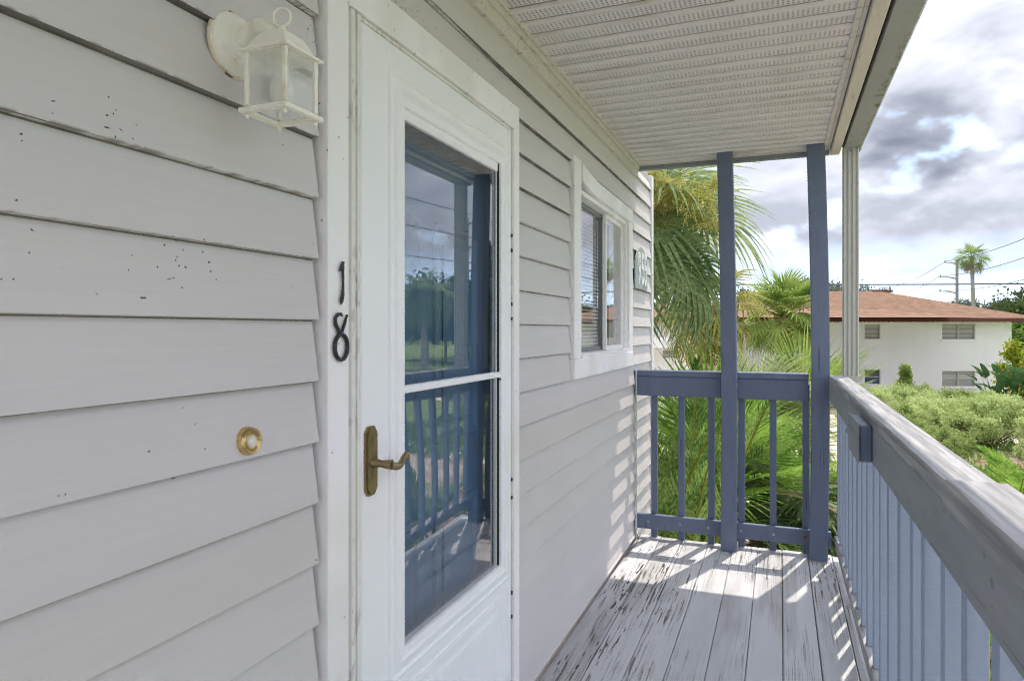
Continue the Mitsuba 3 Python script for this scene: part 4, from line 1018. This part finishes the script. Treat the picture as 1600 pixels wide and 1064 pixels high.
kinds = [shrub_meshes(61, 1.9, 2.2, 17000, 0.14), shrub_meshes(62, 1.6, 1.9, 13000, 0.13, leaf='shrub_green'), shrub_meshes(63, 2.3, 2.4, 20000, 0.14)]
spots = [(5.6, 25.6, 1, 0.62, 'small pale shrub nearest the balcony, just over the railing cap'), (8.6, 25.2, 0, 0.5, 'smallest pale shrub, in front of the wide one'),
         (5.2, 32.0, 0, 0.92, 'pale green shrub farthest left, showing just over the railing cap'), (7.3, 34.5, 1, 0.95, 'pale shrub in front of the cone-shaped shrub'),
         (9.4, 35.2, 2, 0.66, 'pale shrub below the right-hand windows of the white block'), (11.9, 34.5, 0, 0.72, 'pale shrub in front of the paddle-leaved plant'),
         (4.5, 28.0, 1, 0.85, 'low pale shrub nearest the railing cap'), (7.9, 29.2, 2, 0.80, 'wide pale shrub in the middle of the sandy bed with dark stems'),
         (10.9, 30.6, 1, 0.85, 'pale shrub at the right edge behind the stony gap'), (11.0, 27.2, 0, 0.72, 'front pale shrub at the right edge, above the sandy path'),
         (6.2, 30.4, 0, 0.8, 'pale shrub between the leftmost one and the wide middle one'), (14.2, 33.0, 2, 0.75, 'pale shrub at the far right below the yellow one')]
for i, (x, y, kd, s, lab) in enumerate(spots):
    S = fresh('shrub')
    tag(S, lab, 'shrub', 'pale shrubs in the sandy bed')
    m = T().translate([x, y, -3.0]).rotate([0, 0, 1], 67.0 * i).scale([s, s, s])
    scene[S + '__foliage'] = {**kinds[kd][0], 'to_world': m}
    scene[S + '__stems'] = {**kinds[kd][1], 'to_world': m}


def small_tree(name, label, x, y, z0, Hh, R, seed, leafm, n, size, conical=False, cat_='tree', group=None, trunk_r=0.2, base=0.35):
    r = np.random.default_rng(seed)
    S = fresh(name)
    tag(S, label, cat_, group)
    m = 46
    u = r.uniform(base, 1.0, m)
    prof = (1.05 - u) if conical else np.sqrt(np.clip(1 - ((u - 0.62) / 0.45) ** 2, 0.08, 1))
    a = r.uniform(0, 2 * np.pi, m)
    rr = R * prof * np.sqrt(r.uniform(0.05, 1, m))
    cen = np.c_[x + rr * np.cos(a), y + rr * np.sin(a), z0 + Hh * u]
    put(S + '__crown', leaf_cloud(r, cen, np.full(m, 0.24 * R * (0.6 if conical else 1)), n, size, 0.2, 0.55), leafm)
    limbs = [tube([(x, y, z0), (x, y, z0 + Hh * base * 0.9), (x, y, z0 + Hh * 0.8)], [trunk_r, trunk_r * 0.8, trunk_r * 0.2], 8)]
    for i in range(12):
        b = np.array([x, y, z0 + Hh * r.uniform(base * 0.7, 0.7)])
        limbs.append(tube([b, b * 0.5 + cen[i] * 0.5 + [0, 0, 0.1], cen[i]], [trunk_r * 0.45, trunk_r * 0.3, trunk_r * 0.08], 6))
    put(S + '__trunk', cat(limbs), 'twig_brown')
    return S


small_tree('conical_shrub', 'cone-shaped yellow-green shrub against the white wall between the two windows', 6.55, 38.2, -3.0, 2.55, 0.85, 71, 'sabal_light', 5000, 0.14, True, 'shrub', base=0.08)
small_tree('yellow_shrub', 'yellow-leaved shrub at the right corner of the white block', 12.9, 43.5, -3.0, 3.6, 1.2, 72, 'lime_leaf', 4500, 0.22, False, 'shrub', base=0.2)
small_tree('garden_tree', 'green leafy tree behind the right corner of the white block', 19.3, 64, -3.0, 4.9, 2.2, 73, 'areca_leaf', 7000, 0.30)
small_tree('garden_tree', 'taller leafy tree beyond the right corner of the white block', 25.0, 72, -3.0, 4.6, 3.2, 74, 'tree_leaf', 8000, 0.34)
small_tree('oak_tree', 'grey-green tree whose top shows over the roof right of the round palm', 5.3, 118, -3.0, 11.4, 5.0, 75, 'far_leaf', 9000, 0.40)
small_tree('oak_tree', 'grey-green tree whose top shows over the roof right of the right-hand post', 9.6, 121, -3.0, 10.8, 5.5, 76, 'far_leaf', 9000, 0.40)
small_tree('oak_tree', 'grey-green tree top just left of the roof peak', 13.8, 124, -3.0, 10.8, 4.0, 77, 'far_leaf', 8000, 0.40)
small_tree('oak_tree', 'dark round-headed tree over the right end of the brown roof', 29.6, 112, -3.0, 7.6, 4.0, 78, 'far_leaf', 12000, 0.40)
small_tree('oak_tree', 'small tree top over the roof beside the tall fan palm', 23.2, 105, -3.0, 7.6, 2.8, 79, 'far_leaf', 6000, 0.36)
small_tree('oak_tree', 'tree top over the roof just right of the middle post', -4.6, 115, -3.0, 10.2, 4.0, 80, 'far_leaf', 8000, 0.40)
# trees standing on the lawn to the right of the balcony (seen mirrored in the door)
i = 0
for (x, y, h, R, lab) in ((39, 78, 10.5, 5.5, 'tall broad tree behind the lone fan palm on the lawn'), (46, 86, 9.5, 6.0, 'wide tree second to the right of the lone fan palm'), (33, 86, 9.0, 5.0, 'tree just left of the lone fan palm'), (53, 76, 9.5, 6.0, 'wide tree at the near right of the lawn treeline'), (60, 88, 10.0, 6.0, 'tall tree behind the right end of the lawn treeline'), (29, 95, 8.5, 5.0, 'distant tree between the left trees of the lawn'), (42, 98, 10.5, 6.0, 'tallest tree, farthest back across the lawn'), (66, 72, 9.0, 6.0, 'rightmost tree of the lawn treeline'), (24, 78, 6.5, 4.0, 'lowest tree, at the left end of the lawn treeline')):
    small_tree('lawn_tree', lab, x, y, -3.0, h, R, 90 + i, 'tree_leaf', 7000, 0.45, group='trees along the far side of the lawn')
    i += 1


def layered_conifer(x, y, h, seed):
    r = np.random.default_rng(seed)
    S = fresh('conifer')
    tag(S, 'dark layered conifer on the lawn to the right of the balcony', 'tree')
    put(S + '__trunk', tube([(x, y, -3), (x, y, -3 + h)], [0.16, 0.03], 8), 'twig_brown')
    ms = []
    for k in range(22):
        u = (k + 0.5) / 22
        z, L = -3 + h * (0.12 + 0.86 * u), 1.7 * (1 - u) + 0.25
        for b in range(6):
            a = b * 1.047 + k * 0.5 + r.normal(0, 0.1)
            d = np.array([math.cos(a), math.sin(a), 0.18])
            o = np.array([x, y, z])
            cen = np.array([o + d * L * s for s in np.linspace(0.15, 1, 7)])
            ms.append(leaf_cloud(r, cen, np.full(7, 0.10), 70, 0.22, 0.9, 0.28))
    put(S + '__crown', cat(ms), 'dark_leaf')


layered_conifer(11.4, 27.8, 8.2, 5)


def strap_leaf(r, L, wd, arch):
    t = np.linspace(0, 1, 9)
    p = np.c_[L * t * (1 - 0.2 * arch * t), 0 * t, L * 0.0 * t - arch * L * 0.5 * t ** 2.3]
    wv = wd * np.clip(np.sin(np.pi * np.clip(t * 0.97 + 0.03, 0, 1)) ** 0.6 * (t > 0.25) + 0.06, 0, 1)
    V, F = [], []
    for q, w_ in zip(p, wv):
        V += [q + [0, -w_, w_ * 0.35], q, q + [0, w_, w_ * 0.35]]
    for k in range(8):
        o = 3 * k
        F += [(o, o + 1, o + 4), (o, o + 4, o + 3), (o + 1, o + 2, o + 5), (o + 1, o + 5, o + 4)]
    return trimesh.Trimesh(np.array(V), F, process=False)


r = np.random.default_rng(77)
S = fresh('broad_leaf_plant')
tag(S, 'dark green plant with large paddle-shaped leaves near the right end of the white block', 'plant')
for i in range(40):
    a, e = i * 2.4, r.uniform(0.75, 1.45)
    d = np.array([math.cos(a) * math.cos(e), math.sin(a) * math.cos(e), math.sin(e)])
    o = np.array([10.9 + r.uniform(-0.7, 0.7), 38.6 + r.uniform(-0.5, 0.5), -3.0])
    st = r.uniform(0.8, 2.1)
    lf = moved(strap_leaf(r, r.uniform(0.8, 1.2), 0.19, r.uniform(0.2, 0.9)), frame(o + d * st, d + [0, 0, -0.15]))
    put(S + '__leaf', cat([lf, tube([o, o + d * st], [0.03, 0.02], 5)]), 'dark_leaf')

rk = trimesh.creation.icosphere(4, 1.0)
v = rk.vertices
rk.vertices = v * [0.62, 0.55, 0.50] * (1 + 0.12 * (meshkit.fbm(v * 1.7, 3)[:, None] - 0.5) + 0.03 * (meshkit.fbm(v * 8, 3)[:, None] - 0.5))
rk.apply_translation((5.42, 17.3, -2.50))
tag(put('boulder', rk, 'pale_stone', smooth=True), 'pale rounded boulder behind the bright green palm at the right edge', 'boulder')

# ground litter and low growth close to the house: nobody could count it
r = np.random.default_rng(15)
n = 9000
xy = np.c_[r.uniform(-4, 5.5, n), r.uniform(4.9, 15, n)]
p = np.c_[xy, np.full(n, -3.0) + r.uniform(0, 0.55, n) ** 1.5]
cl = leaf_cloud(r, p, np.full(n, 0.06), n, 0.34, 0.7, 0.16)
tag(put('ground_cover', cl, 'areca_leaf'), 'low leafy ground cover under the palms', 'ground cover', kind='stuff')
n = 26000
xy = np.c_[r.uniform(3.5, 15, n), r.uniform(20.5, 38, n)]
keep = meshkit.fbm(np.c_[xy * 0.55, np.zeros(n)], 3, 4) > 0.42
p = np.c_[xy, np.full(n, -3.0)][keep]
tag(put('grass_tufts', leaf_cloud(r, p, np.full(len(p), 0.10), len(p), 0.34, 1.4, 0.14), 'areca_leaf'), 'green grass tufts scattered over the sandy ground', 'grass', kind='stuff')
n = 3500
xy = np.c_[r.uniform(-1.5, 3, n), r.uniform(6, 11.5, n)]
p = np.c_[xy, r.uniform(-2.9, -2.2, n)]
tag(put('dry_litter', leaf_cloud(r, p, np.full(n, 0.08), n, 0.5, 0.1, 0.05), 'dead_leaf'), 'dry fallen palm leaves under the balcony end', 'dead leaves', kind='stuff')
# woods far away
n = 26000
a = r.uniform(-0.75, 1.5, n)
dist = r.uniform(190, 300, n)
hgt = (3.0 + 8.0 * meshkit.fbm(np.c_[a * 60, dist * 0.03, 0 * a], 3, 8)) * r.uniform(0, 1, n) ** 0.6
p = np.c_[dist * np.sin(a), dist * np.cos(a), -3 + hgt]
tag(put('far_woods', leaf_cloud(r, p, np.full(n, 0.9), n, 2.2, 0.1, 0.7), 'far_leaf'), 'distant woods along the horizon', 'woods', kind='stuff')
